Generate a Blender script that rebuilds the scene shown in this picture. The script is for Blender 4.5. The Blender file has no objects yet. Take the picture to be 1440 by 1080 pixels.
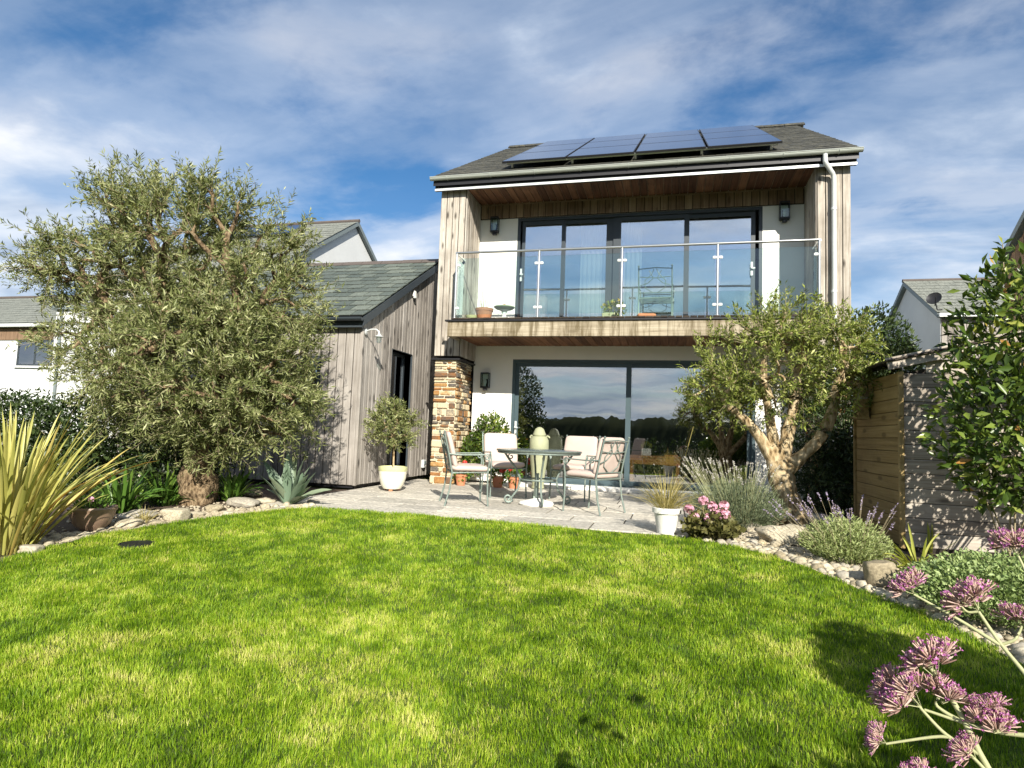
import bpy, math, random
import numpy as np
from mathutils import Vector, Matrix

# ------------------------------------------------------------------ camera, sky, sun, exposure
S = bpy.context.scene
C = S.collection
FPX, YAW, PITCH, ROLL, HC = 882.5, 0.24934, 0.07742, 0.03637, 0.95
def cam_axes():
    f = Vector((-math.sin(YAW) * math.cos(PITCH), math.cos(YAW) * math.cos(PITCH), math.sin(PITCH)))
    r = Vector((math.cos(YAW), math.sin(YAW), 0)); u = r.cross(f)
    return (math.cos(ROLL) * r + math.sin(ROLL) * u, -math.sin(ROLL) * r + math.cos(ROLL) * u, f)
CR, CU, CF = cam_axes()
cam = bpy.data.cameras.new('camera'); cam.lens = FPX / 1440 * 36; cam.sensor_width = 36
cam.clip_start = 0.05; cam.clip_end = 4000
camo = bpy.data.objects.new('camera', cam); C.objects.link(camo)
camo.matrix_world = Matrix(((CR.x, CU.x, -CF.x, 0), (CR.y, CU.y, -CF.y, 0), (CR.z, CU.z, -CF.z, HC), (0, 0, 0, 1)))
S.camera = camo
SUN_AZ, SUN_EL = math.radians(155.5), math.radians(29.5)          # azimuth clockwise from +Y
sundir = Vector((math.sin(SUN_AZ) * math.cos(SUN_EL), math.cos(SUN_AZ) * math.cos(SUN_EL), math.sin(SUN_EL)))
sl = bpy.data.lights.new('sun', 'SUN'); sl.energy = 5.0; sl.angle = math.radians(0.5); sl.color = (1, 0.94, 0.84)
so = bpy.data.objects.new('sun', sl); C.objects.link(so); so.rotation_euler = sundir.to_track_quat('Z', 'Y').to_euler()
S.view_settings.view_transform = 'Standard'; S.view_settings.look = 'None'
S.view_settings.exposure = 0.85; S.view_settings.gamma = 1.0
S.render.engine = 'CYCLES'
S.cycles.max_bounces = 8; S.cycles.transparent_max_bounces = 16; S.cycles.diffuse_bounces = 3; S.cycles.glossy_bounces = 4
S.cycles.use_denoising = True

def nd(nt, t, ins=None, **props):
    n = nt.nodes.new(t)
    for k, v in props.items(): setattr(n, k, v)
    for k, v in (ins or {}).items():
        if isinstance(v, bpy.types.NodeSocket): nt.links.new(v, n.inputs[k])
        else: n.inputs[k].default_value = v
    return n
def rgba(c): return (c[0], c[1], c[2], 1)
def ramp(nt, fac, stops, interp='LINEAR'):
    n = nt.nodes.new('ShaderNodeValToRGB'); n.color_ramp.interpolation = interp
    e = n.color_ramp.elements
    while len(e) < len(stops): e.new(0.5)
    for i, (p, c) in enumerate(stops):
        e[i].position = p; e[i].color = rgba(c) if not isinstance(c, (int, float)) else (c, c, c, 1)
    nt.links.new(fac, n.inputs[0]); return n.outputs[0]
def maths(nt, op, a, b=0.0, c=None, clamp=False):
    n = nt.nodes.new('ShaderNodeMath'); n.operation = op; n.use_clamp = clamp
    for i, v in enumerate((a, b) if c is None else (a, b, c)):
        if isinstance(v, bpy.types.NodeSocket): nt.links.new(v, n.inputs[i])
        else: n.inputs[i].default_value = v
    return n.outputs[0]
def mixc(nt, fac, a, b, blend='MIX'):
    n = nt.nodes.new('ShaderNodeMix'); n.data_type = 'RGBA'; n.blend_type = blend
    for k, v in ((0, fac), (6, a), (7, b)):
        if isinstance(v, bpy.types.NodeSocket): nt.links.new(v, n.inputs[k])
        else: n.inputs[k].default_value = v if k == 0 else rgba(v)
    return n.outputs[2]

W = bpy.data.worlds.new('World'); S.world = W; W.use_nodes = True
nt = W.node_tree; nt.nodes.clear()
sky = nd(nt, 'ShaderNodeTexSky', sky_type='NISHITA', sun_disc=False, sun_elevation=SUN_EL, sun_rotation=SUN_AZ)
sky.air_density = 1.0; sky.dust_density = 0.4; sky.ozone_density = 3.0
tc = nd(nt, 'ShaderNodeTexCoord')
sep = nd(nt, 'ShaderNodeSeparateXYZ', {0: tc.outputs['Generated']})
zz = maths(nt, 'ADD', maths(nt, 'MAXIMUM', sep.outputs[2], 0.0), 0.16)
cx = maths(nt, 'DIVIDE', sep.outputs[0], zz); cy = maths(nt, 'DIVIDE', sep.outputs[1], zz)
cv = nd(nt, 'ShaderNodeCombineXYZ', {0: cx, 1: cy, 2: 0.0}).outputs[0]
def cloud_noise(scale, rot, stretch, detail, rough, off, dist=0.0):
    mp = nd(nt, 'ShaderNodeMapping', {0: cv, 'Location': off, 'Rotation': (0, 0, rot), 'Scale': stretch})
    return nd(nt, 'ShaderNodeTexNoise', {'Vector': mp.outputs[0], 'Scale': scale, 'Detail': detail, 'Roughness': rough, 'Distortion': dist}).outputs[0]
big = cloud_noise(0.75, 0.5, (1, 1.5, 1), 3, 0.5, (18.53, 3.6, 0), 0.3)
streak = cloud_noise(1.3, 0.9, (0.7, 1.35, 1), 8, 0.56, (15.68, 10.77, 0), 0.5)
puff = cloud_noise(5.5, 0.2, (1, 1.2, 1), 8, 0.6, (19.56, 11.06, 0), 0.2)
cov = maths(nt, 'ADD', maths(nt, 'ADD', maths(nt, 'MULTIPLY', big, 0.75), maths(nt, 'MULTIPLY', streak, 0.5)), maths(nt, 'MULTIPLY', puff, 0.22))
low = ramp(nt, sep.outputs[2], [(0.0, 0.17), (0.22, 0.11), (0.45, 0.03), (0.65, 0.0)])
cfac = ramp(nt, maths(nt, 'ADD', cov, low), [(0.60, 0.03), (0.76, 0.44), (0.94, 0.95)], 'EASE')
cshade = ramp(nt, cloud_noise(1.7, 0.4, (0.8, 1.5, 1), 7, 0.55, (8.65, 1.59, 0), 0.4), [(0.36, (0.42, 0.52, 0.68)), (0.5, (0.68, 0.76, 0.88)), (0.64, (0.97, 0.98, 1.0))])
skyc = nd(nt, 'ShaderNodeHueSaturation', {'Saturation': 1.28, 'Value': 1.0, 'Color': sky.outputs[0]})
bg1 = nd(nt, 'ShaderNodeBackground', {0: skyc.outputs[0], 1: 0.07})
bg2 = nd(nt, 'ShaderNodeBackground', {0: cshade, 1: 0.62})
mx = nd(nt, 'ShaderNodeMixShader', {0: cfac, 1: bg1.outputs[0], 2: bg2.outputs[0]})
nt.links.new(mx.outputs[0], nd(nt, 'ShaderNodeOutputWorld').inputs[0])

# ------------------------------------------------------------------ helpers: places, objects, meshes
def ray(px, py): return CF * FPX + CR * (px - 720) - CU * (py - 540)
def at_z(px, py, z=0.0):
    d = ray(px, py); return d * ((z - HC) / d.z) + Vector((0, 0, HC))
def at_y(px, py, y):
    d = ray(px, py); return d * (y / d.y) + Vector((0, 0, HC))
def at_x(px, py, x):
    d = ray(px, py); return d * (x / d.x) + Vector((0, 0, HC))
LK, LY = 0.065, 6.5
def ground_z(x, y): return -LK * (LY - min(max(y, -6), LY))
def at_g(px, py):                                   # point of the sloping garden seen there
    q = at_z(px, py)
    if q.y >= LY: return q
    d = ray(px, py); return d * ((-LK * LY - HC) / (d.z - LK * d.y)) + Vector((0, 0, HC))

def tag(o, label=None, cat=None, group=None, kind=None):
    for k, v in (('label', label), ('category', cat), ('group', group), ('kind', kind)):
        if v: o[k] = v
    return o
def link(o, parent=None, world=True):
    C.objects.link(o)
    if parent is not None:
        o.parent = parent
        if world and parent.parent is None: o.matrix_parent_inverse = Matrix.Translation(-parent.location)
    return o
def empty(name, loc, label=None, cat=None, group=None, rz=0, kind=None):
    o = bpy.data.objects.new(name, None); C.objects.link(o); o.location = loc; o.rotation_euler = (0, 0, rz)
    o.empty_display_size = 0.1
    return tag(o, label, cat, group, kind)
def mesh_np(V, F, rnd=None, smooth=False):
    """V (n,3); F list of (m,k) index arrays"""
    me = bpy.data.meshes.new('mesh'); V = np.asarray(V, np.float32)
    F = [np.asarray(f, np.int32) for f in F if len(f)]
    me.vertices.add(len(V)); me.vertices.foreach_set('co', V.ravel())
    nl = sum(f.size for f in F); npoly = sum(len(f) for f in F)
    me.loops.add(nl); me.loops.foreach_set('vertex_index', np.concatenate([f.ravel() for f in F]))
    me.polygons.add(npoly)
    st = []; k = 0
    for f in F: st.append(k + np.arange(len(f)) * f.shape[1]); k += f.size
    me.polygons.foreach_set('loop_start', np.concatenate(st).astype(np.int32))
    if smooth: me.polygons.foreach_set('use_smooth', np.ones(npoly, bool))
    if rnd is not None:
        a = me.attributes.new('rnd', 'FLOAT', 'POINT'); a.data.foreach_set('value', np.asarray(rnd, np.float32))
    me.update(calc_edges=True); return me
def obj(name, me, mat, parent=None, world=True):
    o = bpy.data.objects.new(name, me)
    if mat is not None and not me.materials: me.materials.append(mat)
    return link(o, parent, world)
class MB:
    def __init__(s): s.v = []; s.f = []
    def add(s, V, F):
        n = len(s.v); s.v.extend([tuple(v) for v in V]); s.f.extend([tuple(i + n for i in f) for f in F]); return s
    def box(s, x0, x1, y0, y1, z0, z1, M=None):
        V = [Vector((x, y, z)) for z in (z0, z1) for y in (y0, y1) for x in (x0, x1)]
        if M is not None: V = [M @ v for v in V]
        return s.add(V, [(0, 2, 3, 1), (4, 5, 7, 6), (0, 1, 5, 4), (2, 6, 7, 3), (0, 4, 6, 2), (1, 3, 7, 5)])
    def cbox(s, sx, sy, sz, c=0.005, M=None):       # chamfered box round the origin
        V = []; idx = {}
        h = (sx / 2, sy / 2, sz / 2)
        for a in (-1, 1):
            for b in (-1, 1):
                for d in (-1, 1):
                    for ax in range(3):
                        p = [a * h[0], b * h[1], d * h[2]]
                        for j in range(3):
                            if j != ax: p[j] -= (a, b, d)[j] * min(c, h[j] * 0.45)
                        idx[(a, b, d, ax)] = len(V); V.append(Vector(p))
        F = []
        for ax in range(3):
            o1, o2 = (ax + 1) % 3, (ax + 2) % 3
            for sg in (-1, 1):
                q = []
                for (u, w) in ((-1, -1), (1, -1), (1, 1), (-1, 1)):
                    k = [0, 0, 0]; k[ax] = sg; k[o1] = u; k[o2] = w; q.append(idx[(*k, ax)])
                F.append(q if sg > 0 else q[::-1])
        for ax in range(3):                           # edges along ax
            o1, o2 = (ax + 1) % 3, (ax + 2) % 3
            for u in (-1, 1):
                for w in (-1, 1):
                    q = []
                    for e, a2 in ((-1, o1), (1, o1), (1, o2), (-1, o2)):
                        k = [0, 0, 0]; k[ax] = e; k[o1] = u; k[o2] = w; q.append(idx[(*k, a2)])
                    F.append(q if u * w < 0 else q[::-1])
        for a in (-1, 1):
            for b in (-1, 1):
                for d in (-1, 1):
                    q = [idx[(a, b, d, i)] for i in range(3)]
                    F.append(q if a * b * d > 0 else q[::-1])
        if M is not None: V = [M @ v for v in V]
        return s.add(V, F)
    def tube(s, P, R, n=8, closed=False):
        P = [Vector(p) for p in P]; m = len(P)
        if not hasattr(R, '__len__'): R = [R] * m
        V = []; up = None
        for i, p in enumerate(P):
            t = (P[(i + 1) % m if closed else min(i + 1, m - 1)] - P[(i - 1) % m if closed else max(i - 1, 0)])
            t = t.normalized() if t.length > 1e-9 else Vector((0, 0, 1))
            if up is None:
                up = t.cross(Vector((0, 0, 1)))
                if up.length < 0.1: up = t.cross(Vector((1, 0, 0)))
            up = (up - t * up.dot(t)).normalized(); w = t.cross(up)
            for k in range(n):
                a = 2 * math.pi * k / n; V.append(p + (up * math.cos(a) + w * math.sin(a)) * R[i])
        F = []
        for i in range(m if closed else m - 1):
            j = (i + 1) % m
            for k in range(n):
                F.append((i * n + k, i * n + (k + 1) % n, j * n + (k + 1) % n, j * n + k))
        if not closed:
            F.append(tuple(range(n - 1, -1, -1))); F.append(tuple((m - 1) * n + k for k in range(n)))
        return s.add(V, F)
    def lathe(s, prof, n=28, c=(0, 0, 0)):
        V = []; F = []
        for r, z in prof:
            for k in range(n):
                a = 2 * math.pi * k / n; V.append((c[0] + r * math.cos(a), c[1] + r * math.sin(a), c[2] + z))
        for i in range(len(prof) - 1):
            for k in range(n):
                F.append((i * n + k, i * n + (k + 1) % n, (i + 1) * n + (k + 1) % n, (i + 1) * n + k))
        F.append(tuple(range(n - 1, -1, -1))); F.append(tuple((len(prof) - 1) * n + k for k in range(n)))
        return s.add(V, F)
    def prism(s, poly, axis, a0, a1):               # poly in the plane of the other two axes
        o = [i for i in range(3) if i != axis]; V = []
        for a in (a0, a1):
            for p in poly:
                q = [0, 0, 0]; q[axis] = a; q[o[0]] = p[0]; q[o[1]] = p[1]; V.append(q)
        n = len(poly); F = [tuple(range(n - 1, -1, -1)), tuple(range(n, 2 * n))]
        for k in range(n): F.append((k, (k + 1) % n, n + (k + 1) % n, n + k))
        return s.add(V, F)
    def mesh(s, smooth=False, angle=40):
        me = bpy.data.meshes.new('mesh'); me.from_pydata(s.v, [], s.f); me.update()
        bm_fix(me)
        if smooth:
            me.polygons.foreach_set('use_smooth', np.ones(len(me.polygons), bool))
            me.set_sharp_from_angle(angle=math.radians(angle))
        return me
    def build(s, name, mat, parent=None, smooth=False, world=True):
        return obj(name, s.mesh(smooth), mat, parent, world)
import bmesh
def bm_fix(me):
    b = bmesh.new(); b.from_mesh(me); bmesh.ops.recalc_face_normals(b, faces=b.faces); b.to_mesh(me); b.free()
_pc = {}
def piece(name, dims, loc, mat, parent, c=0.006, rot=None):
    """one loose piece (board, slab, slate ...): shares its mesh with alike pieces"""
    key = (tuple(round(d, 3) for d in dims), c, mat.name)
    if key not in _pc:
        me = MB().cbox(*key[0], c).mesh(); me.materials.append(mat); _pc[key] = me
    o = bpy.data.objects.new(name, _pc[key]); o.location = loc
    if rot: o.rotation_euler = rot
    return link(o, parent)
rng = np.random.default_rng(11); random.seed(5)
def unit(v): return v / np.maximum(np.linalg.norm(v, axis=-1, keepdims=True), 1e-9)
def leaf_mesh(P, D, Nn, L, Wd, rnd, fold=0.25, bend=0.0):
    """two-triangle folded leaves: base, tip, left, right"""
    D = unit(D); side = unit(np.cross(D, Nn)); nn = np.cross(side, D)
    L = np.asarray(L)[:, None]; Wd = np.asarray(Wd)[:, None]; n = len(P)
    mid = P + D * L * 0.5 + nn * Wd * fold
    tip = P + D * L - nn * L * bend
    V = np.stack([P, mid - side * Wd * 0.5 - nn * Wd * fold * 0.0, tip, mid + side * Wd * 0.5], 1).reshape(-1, 3)
    b = np.arange(n)[:, None] * 4
    F = np.concatenate([b + [0, 1, 2], b + [0, 2, 3]])
    return V, F, np.repeat(rnd, 4)
def strap_mesh(blades):
    """blades: list of (path (m,3), widths (m), normal, rnd) -> creased ribbons"""
    V = []; F = []; R = []
    for P, w, nrm, r in blades:
        P = np.asarray(P, float); m = len(P); t = unit(np.gradient(P, axis=0)); sd = unit(np.cross(t, np.asarray(nrm, float)[None]))
        nn = np.cross(sd, t); b = len(V); w = np.asarray(w)[:, None]
        q = np.stack([P - sd * w / 2 + nn * w * 0.18, P, P + sd * w / 2 + nn * w * 0.18], 1).reshape(-1, 3)
        V.extend(q); R.extend([r] * (3 * m))
        for i in range(m - 1):
            k = b + 3 * i; F += [(k, k + 1, k + 4, k + 3), (k + 1, k + 2, k + 5, k + 4)]
    return mesh_np(np.array(V), [np.array(F)], R, True)
def tubes_np(paths, n=5):
    """paths: list of (P (m,3), R (m)) -> V, F"""
    V = []; F = []; base = 0
    a = np.arange(n) * 2 * np.pi / n
    for P, R in paths:
        P = np.asarray(P, float); m = len(P); t = unit(np.gradient(P, axis=0))
        ref = np.where(np.abs(t[:, 2:3]) > 0.9, np.array([[1., 0, 0]]), np.array([[0, 0, 1.]]))
        u = unit(np.cross(t, ref)); w = np.cross(t, u); R = np.asarray(R)[:, None, None]
        V.append((P[:, None] + (u[:, None] * np.cos(a)[None, :, None] + w[:, None] * np.sin(a)[None, :, None]) * R).reshape(-1, 3))
        i = np.arange(m - 1)[:, None] * n; k = np.arange(n)[None]
        F.append((np.stack([i + k, i + (k + 1) % n, i + n + (k + 1) % n, i + n + k], -1).reshape(-1, 4)) + base); base += m * n
    return np.concatenate(V), np.concatenate(F)
def vnoise(P, scale, seed=0):
    """smooth value noise 0..1 on (n,k) points"""
    P = np.asarray(P, float) * scale; i = np.floor(P).astype(np.int64); f = P - i; f = f * f * (3 - 2 * f)
    k = P.shape[1]; out = 0
    pr = np.array([73856093, 19349663, 83492791])[:k]
    for c in range(2 ** k):
        b = np.array([(c >> j) & 1 for j in range(k)]); h = ((i + b) * pr).sum(1) + seed * 9176
        h = (h ^ (h >> 13)) * 1274126177; h = (h ^ (h >> 16)) & 0xffffff
        out = out + (h / 0xffffff) * np.prod(np.where(b, f, 1 - f), 1)
    return out

# ------------------------------------------------------------------ materials
def newmat(name):
    m = bpy.data.materials.new(name); m.use_nodes = True; m.node_tree.nodes.clear(); return m, m.node_tree
def finish(nt, col, rough=0.7, bump=None, bstr=0.3, bdist=0.01, metal=0.0, spec=0.4, extra=None):
    p = nd(nt, 'ShaderNodeBsdfPrincipled', {'Base Color': col if isinstance(col, bpy.types.NodeSocket) else rgba(col), 'Roughness': rough, 'Metallic': metal, 'Specular IOR Level': spec})
    if bump is not None:
        b = nd(nt, 'ShaderNodeBump', {'Height': bump, 'Strength': bstr, 'Distance': bdist}); nt.links.new(b.outputs[0], p.inputs['Normal'])
    out = p.outputs[0]
    if extra: out = extra(out)
    nt.links.new(out, nd(nt, 'ShaderNodeOutputMaterial').inputs[0])
def wpos(nt, scale=(1, 1, 1), rnd=0.0):
    g = nd(nt, 'ShaderNodeNewGeometry').outputs['Position']
    if rnd:
        oi = nd(nt, 'ShaderNodeObjectInfo').outputs['Random']
        off = nd(nt, 'ShaderNodeCombineXYZ', {0: maths(nt, 'MULTIPLY', oi, 37.0 * rnd), 1: maths(nt, 'MULTIPLY', oi, 53.0 * rnd), 2: maths(nt, 'MULTIPLY', oi, 71.0 * rnd)}).outputs[0]
        g = nd(nt, 'ShaderNodeVectorMath', {0: g, 1: off}, operation='ADD').outputs[0]
    return nd(nt, 'ShaderNodeMapping', {0: g, 'Scale': scale}).outputs[0]
def noise(nt, vec, scale, detail=6, rough=0.6, dist=0.0):
    return nd(nt, 'ShaderNodeTexNoise', {'Vector': vec, 'Scale': scale, 'Detail': detail, 'Roughness': rough, 'Distortion': dist}).outputs[0]
def plain(name, col, rough=0.6, metal=0.0, var=0.25, scale=6.0, bump=0.15, bscale=40, spec=0.4):
    m, nt = newmat(name); v = wpos(nt)
    f = noise(nt, v, scale, 8, 0.65)
    c = mixc(nt, f, tuple(x * (1 - var) for x in col), tuple(min(1, x * (1 + var)) for x in col))
    finish(nt, c, rough, noise(nt, v, bscale, 4), bump, 0.01, metal, spec); return m
def wood(name, cols, axis=2, knots=0.5, fine=70, streak=0.0, rough=0.75, tone=0.5, bstr=0.5):
    """weathered boards: grain drawn out along one axis, each board with its own tone"""
    m, nt = newmat(name)
    sc = [1.0, 1.0, 1.0]; sc[axis] = 0.03
    v = wpos(nt, tuple(sc), 1.0)
    g1 = noise(nt, v, fine * 0.6, 8, 0.72, 0.4); g2 = noise(nt, v, fine, 4, 0.7)
    sc2 = [1.0, 1.0, 1.0]; sc2[axis] = 0.35
    v2 = wpos(nt, tuple(sc2), 1.0)
    vor = nd(nt, 'ShaderNodeTexVoronoi', {'Vector': v2, 'Scale': 6.5, 'Randomness': 1.0}).outputs['Distance']
    kn = ramp(nt, vor, [(0.10, 1.0), (0.22, 0.0)])
    oi = nd(nt, 'ShaderNodeObjectInfo').outputs['Random']
    fac = maths(nt, 'ADD', maths(nt, 'MULTIPLY', g1, 0.75), maths(nt, 'MULTIPLY', g2, 0.35))
    fac = maths(nt, 'ADD', fac, maths(nt, 'MULTIPLY', maths(nt, 'SUBTRACT', oi, 0.5), tone * 0.5))
    col = ramp(nt, fac, [(0.30, cols[0]), (0.5, cols[1]), (0.74, cols[2])])
    big = noise(nt, wpos(nt), 1.6, 5, 0.6)
    col = mixc(nt, maths(nt, 'MULTIPLY', ramp(nt, big, [(0.45, 0.0), (0.7, 1.0)]), 0.45), col, cols[0], 'MIX')
    if knots: col = mixc(nt, maths(nt, 'MULTIPLY', kn, knots), col, tuple(c * 0.35 for c in cols[0]))
    if streak:
        sv = nd(nt, 'ShaderNodeMapping', {0: nd(nt, 'ShaderNodeNewGeometry').outputs['Position'], 'Scale': (9, 1, 0.9)}).outputs[0]
        st = ramp(nt, noise(nt, sv, 1.0, 6, 0.7, 0.6), [(0.44, 0.0), (0.60, 1.0)])
        col = mixc(nt, maths(nt, 'MULTIPLY', st, streak), col, (0.10, 0.075, 0.035))
    finish(nt, col, rough, maths(nt, 'ADD', g1, maths(nt, 'MULTIPLY', kn, -0.5)), bstr, 0.008, 0, 0.25); return m
def pieces_mat(name, stops, scale=14, rough=0.85, bstr=0.6, var=0.5, bdist=0.012, single=True):
    """stone, slate, paving: colour from each piece's own random number"""
    m, nt = newmat(name); oi = nd(nt, 'ShaderNodeObjectInfo').outputs['Random']
    v = wpos(nt, (1, 1, 1), 1.0); f = noise(nt, v, scale, 9, 0.7)
    if not single: oi = 0.5
    r = maths(nt, 'ADD', oi, maths(nt, 'MULTIPLY', maths(nt, 'SUBTRACT', f, 0.5), var), clamp=True)
    col = ramp(nt, r, stops)
    sp = ramp(nt, noise(nt, v, scale * 4, 4, 0.7), [(0.35, 0.62), (0.65, 1.12)])
    col = mixc(nt, 1.0, col, sp, 'MULTIPLY')
    finish(nt, col, rough, f, bstr, bdist, 0, 0.3); return m
def leafmat(name, stops, trans=0.3, rough=0.5, spec=0.35):
    m, nt = newmat(name); a = nd(nt, 'ShaderNodeAttribute', attribute_name='rnd').outputs['Fac']
    col = ramp(nt, a, stops)
    def ex(o):
        t = nd(nt, 'ShaderNodeBsdfTranslucent', {0: mixc(nt, 1.0, col, (1.15, 1.1, 0.6), 'MULTIPLY')})
        return nd(nt, 'ShaderNodeMixShader', {0: trans, 1: o, 2: t.outputs[0]}).outputs[0]
    finish(nt, col, rough, None, spec=spec, extra=ex); return m
def glassmat(name, refl=0.3, tint=(0.85, 0.9, 0.9), facing=1.0):
    m, nt = newmat(name)
    lw = nd(nt, 'ShaderNodeLayerWeight', {0: 0.25})
    f = maths(nt, 'ADD', maths(nt, 'MULTIPLY', lw.outputs['Fresnel'], facing), refl, clamp=True)
    t = nd(nt, 'ShaderNodeBsdfTransparent', {0: rgba(tint)}); g = nd(nt, 'ShaderNodeBsdfGlossy', {0: (0.95, 0.97, 1, 1), 1: 0.003})
    wv = noise(nt, wpos(nt), 0.9, 2, 0.5)
    b = nd(nt, 'ShaderNodeBump', {'Height': wv, 'Strength': 0.06, 'Distance': 0.05}); nt.links.new(b.outputs[0], g.inputs['Normal'])
    nt.links.new(nd(nt, 'ShaderNodeMixShader', {0: f, 1: t.outputs[0], 2: g.outputs[0]}).outputs[0], nd(nt, 'ShaderNodeOutputMaterial').inputs[0]); return m

M = {}
M['cheek'] = wood('larch_pale', [(0.10, 0.08, 0.06), (0.35, 0.31, 0.255), (0.57, 0.53, 0.46)], 2, 0.85, 60, tone=0.4)
M['annexw'] = wood('larch_grey', [(0.09, 0.078, 0.066), (0.27, 0.245, 0.215), (0.44, 0.41, 0.37)], 2, 0.85, 60, tone=0.35)
M['cedar'] = wood('cedar_dark', [(0.035, 0.015, 0.008), (0.12, 0.052, 0.024), (0.26, 0.13, 0.065)], 1, 0.3, 60, tone=0.45)
M['header'] = wood('cedar_header', [(0.09, 0.055, 0.035), (0.20, 0.135, 0.085), (0.34, 0.255, 0.17)], 2, 0.5, 60, tone=0.4)
M['beam'] = wood('oak_beam', [(0.17, 0.135, 0.085), (0.36, 0.31, 0.22), (0.52, 0.46, 0.35)], 0, 0.35, 45, streak=0.85)
M['deck'] = wood('deck_dark', [(0.012, 0.009, 0.007), (0.035, 0.027, 0.02), (0.07, 0.055, 0.04)], 1, 0.2, 60)
M['shedf'] = wood('shed_boards', [(0.13, 0.105, 0.08), (0.34, 0.295, 0.24), (0.54, 0.49, 0.41)], 0, 0.7, 60, tone=0.4)
M['sheds'] = wood('shed_side', [(0.13, 0.085, 0.03), (0.27, 0.19, 0.075), (0.38, 0.28, 0.125)], 1, 0.5, 50, tone=0.4)
M['table'] = wood('table_wood', [(0.34, 0.12, 0.03), (0.58, 0.24, 0.07), (0.70, 0.34, 0.11)], 0, 0.1, 40, rough=0.35)
M['brownw'] = wood('brown_cladding', [(0.08, 0.05, 0.03), (0.20, 0.13, 0.08), (0.3, 0.2, 0.13)], 2, 0.3, 50)
M['render'] = plain('white_render', (0.80, 0.79, 0.73), 0.85, var=0.06, scale=2.5, bump=0.25, bscale=130)
M['nwhite'] = plain('neighbour_render', (0.62, 0.63, 0.62), 0.85, var=0.16, scale=1.0, bump=0.2, bscale=60)
M['mortar'] = plain('mortar', (0.62, 0.55, 0.40), 0.9, var=0.2, scale=20, bump=0.6, bscale=60)
M['stone'] = pieces_mat('pillar_stone', [(0.0, (0.56, 0.47, 0.31)), (0.38, (0.60, 0.51, 0.34)), (0.50, (0.40, 0.24, 0.09)), (0.64, (0.30, 0.135, 0.045)), (0.76, (0.12, 0.085, 0.06)), (0.88, (0.12, 0.11, 0.095)), (1.0, (0.52, 0.43, 0.28))], 18, var=0.5, bstr=0.9)
M['slate'] = pieces_mat('green_slate', [(0.0, (0.075, 0.092, 0.078)), (0.5, (0.115, 0.135, 0.112)), (1.0, (0.165, 0.185, 0.15))], 8, 0.6, 0.35, 0.5)
M['roofs'] = pieces_mat('mossy_slate', [(0.15, (0.025, 0.026, 0.024)), (0.42, (0.06, 0.06, 0.052)), (0.66, (0.095, 0.09, 0.065)), (0.9, (0.18, 0.17, 0.12))], 9, 0.8, 0.6, 1.9, single=False)
M['ridge'] = plain('ridge_tile', (0.095, 0.078, 0.068), 0.8, var=0.3, scale=8, bump=0.3)
M['nroof'] = pieces_mat('neighbour_slate', [(0.0, (0.13, 0.14, 0.12)), (0.5, (0.2, 0.21, 0.18)), (1.0, (0.29, 0.30, 0.25))], 5, 0.7, 0.5, 1.6, single=False)
M['frame'] = plain('anthracite_frame', (0.040, 0.050, 0.058), 0.4, var=0.1, bump=0.02)
M['framelo'] = plain('bluegrey_frame', (0.055, 0.085, 0.095), 0.4, var=0.1, bump=0.02)
M['alu'] = plain('gutter_metal', (0.44, 0.47, 0.42), 0.38, 0.25, var=0.08, bump=0.03)
M['pipe'] = plain('downpipe_metal', (0.62, 0.64, 0.62), 0.4, 0.2, var=0.08, bump=0.03)
M['fascia'] = plain('fascia_grey', (0.16, 0.19, 0.19), 0.5, var=0.15, bump=0.05)
M['steel'] = plain('brushed_steel', (0.55, 0.56, 0.54), 0.28, 0.9, var=0.08, bump=0.03)
M['black'] = plain('black_metal', (0.018, 0.018, 0.02), 0.45, 0.2, var=0.2, bump=0.05)
M['solar'] = None
M['glassd'] = glassmat('door_glass', 0.30, (0.74, 0.76, 0.76), 0.8)
M['glassu'] = glassmat('balcony_door_glass', 0.48, (0.86, 0.90, 0.90), 0.8)
M['glassb'] = glassmat('balustrade_glass', 0.035, (0.86, 0.93, 0.91), 0.7)
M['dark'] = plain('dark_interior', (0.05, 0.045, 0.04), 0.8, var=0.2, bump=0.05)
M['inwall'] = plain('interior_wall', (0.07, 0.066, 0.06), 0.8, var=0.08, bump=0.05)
M['curtain'] = plain('curtain_cloth', (0.82, 0.80, 0.75), 0.9, var=0.05, bump=0.05)
M['cushion'] = plain('cushion_cloth', (0.50, 0.405, 0.35), 0.9, var=0.10, scale=5, bump=0.25, bscale=220)
M['iron'] = plain('verdigris_metal', (0.20, 0.245, 0.215), 0.5, 0.35, var=0.35, scale=30, bump=0.3, bscale=80)
M['tabletop'] = plain('mottled_top', (0.10, 0.12, 0.10), 0.18, 0.0, var=0.75, scale=38, bump=0.05)
M['white'] = plain('white_plaster', (0.78, 0.76, 0.70), 0.7, var=0.08, scale=8, bump=0.2)
M['glaze'] = plain('cream_glaze', (0.76, 0.73, 0.60), 0.35, var=0.07, scale=5, bump=0.03)
M['glazerim'] = plain('lime_glaze', (0.55, 0.56, 0.30), 0.4, var=0.1, scale=9, bump=0.05)
M['terra'] = plain('terracotta', (0.50, 0.20, 0.10), 0.8, var=0.2, scale=9, bump=0.2)
M['brownpot'] = plain('brown_glaze', (0.26, 0.175, 0.12), 0.4, var=0.35, scale=7, bump=0.1)
M['urn'] = plain('sage_stone', (0.33, 0.345, 0.215), 0.7, var=0.2, scale=9, bump=0.3)
M['bark'] = None
M['soil'] = plain('soil', (0.085, 0.06, 0.04), 0.95, var=0.5, scale=18, bump=0.9, bscale=45)
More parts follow.
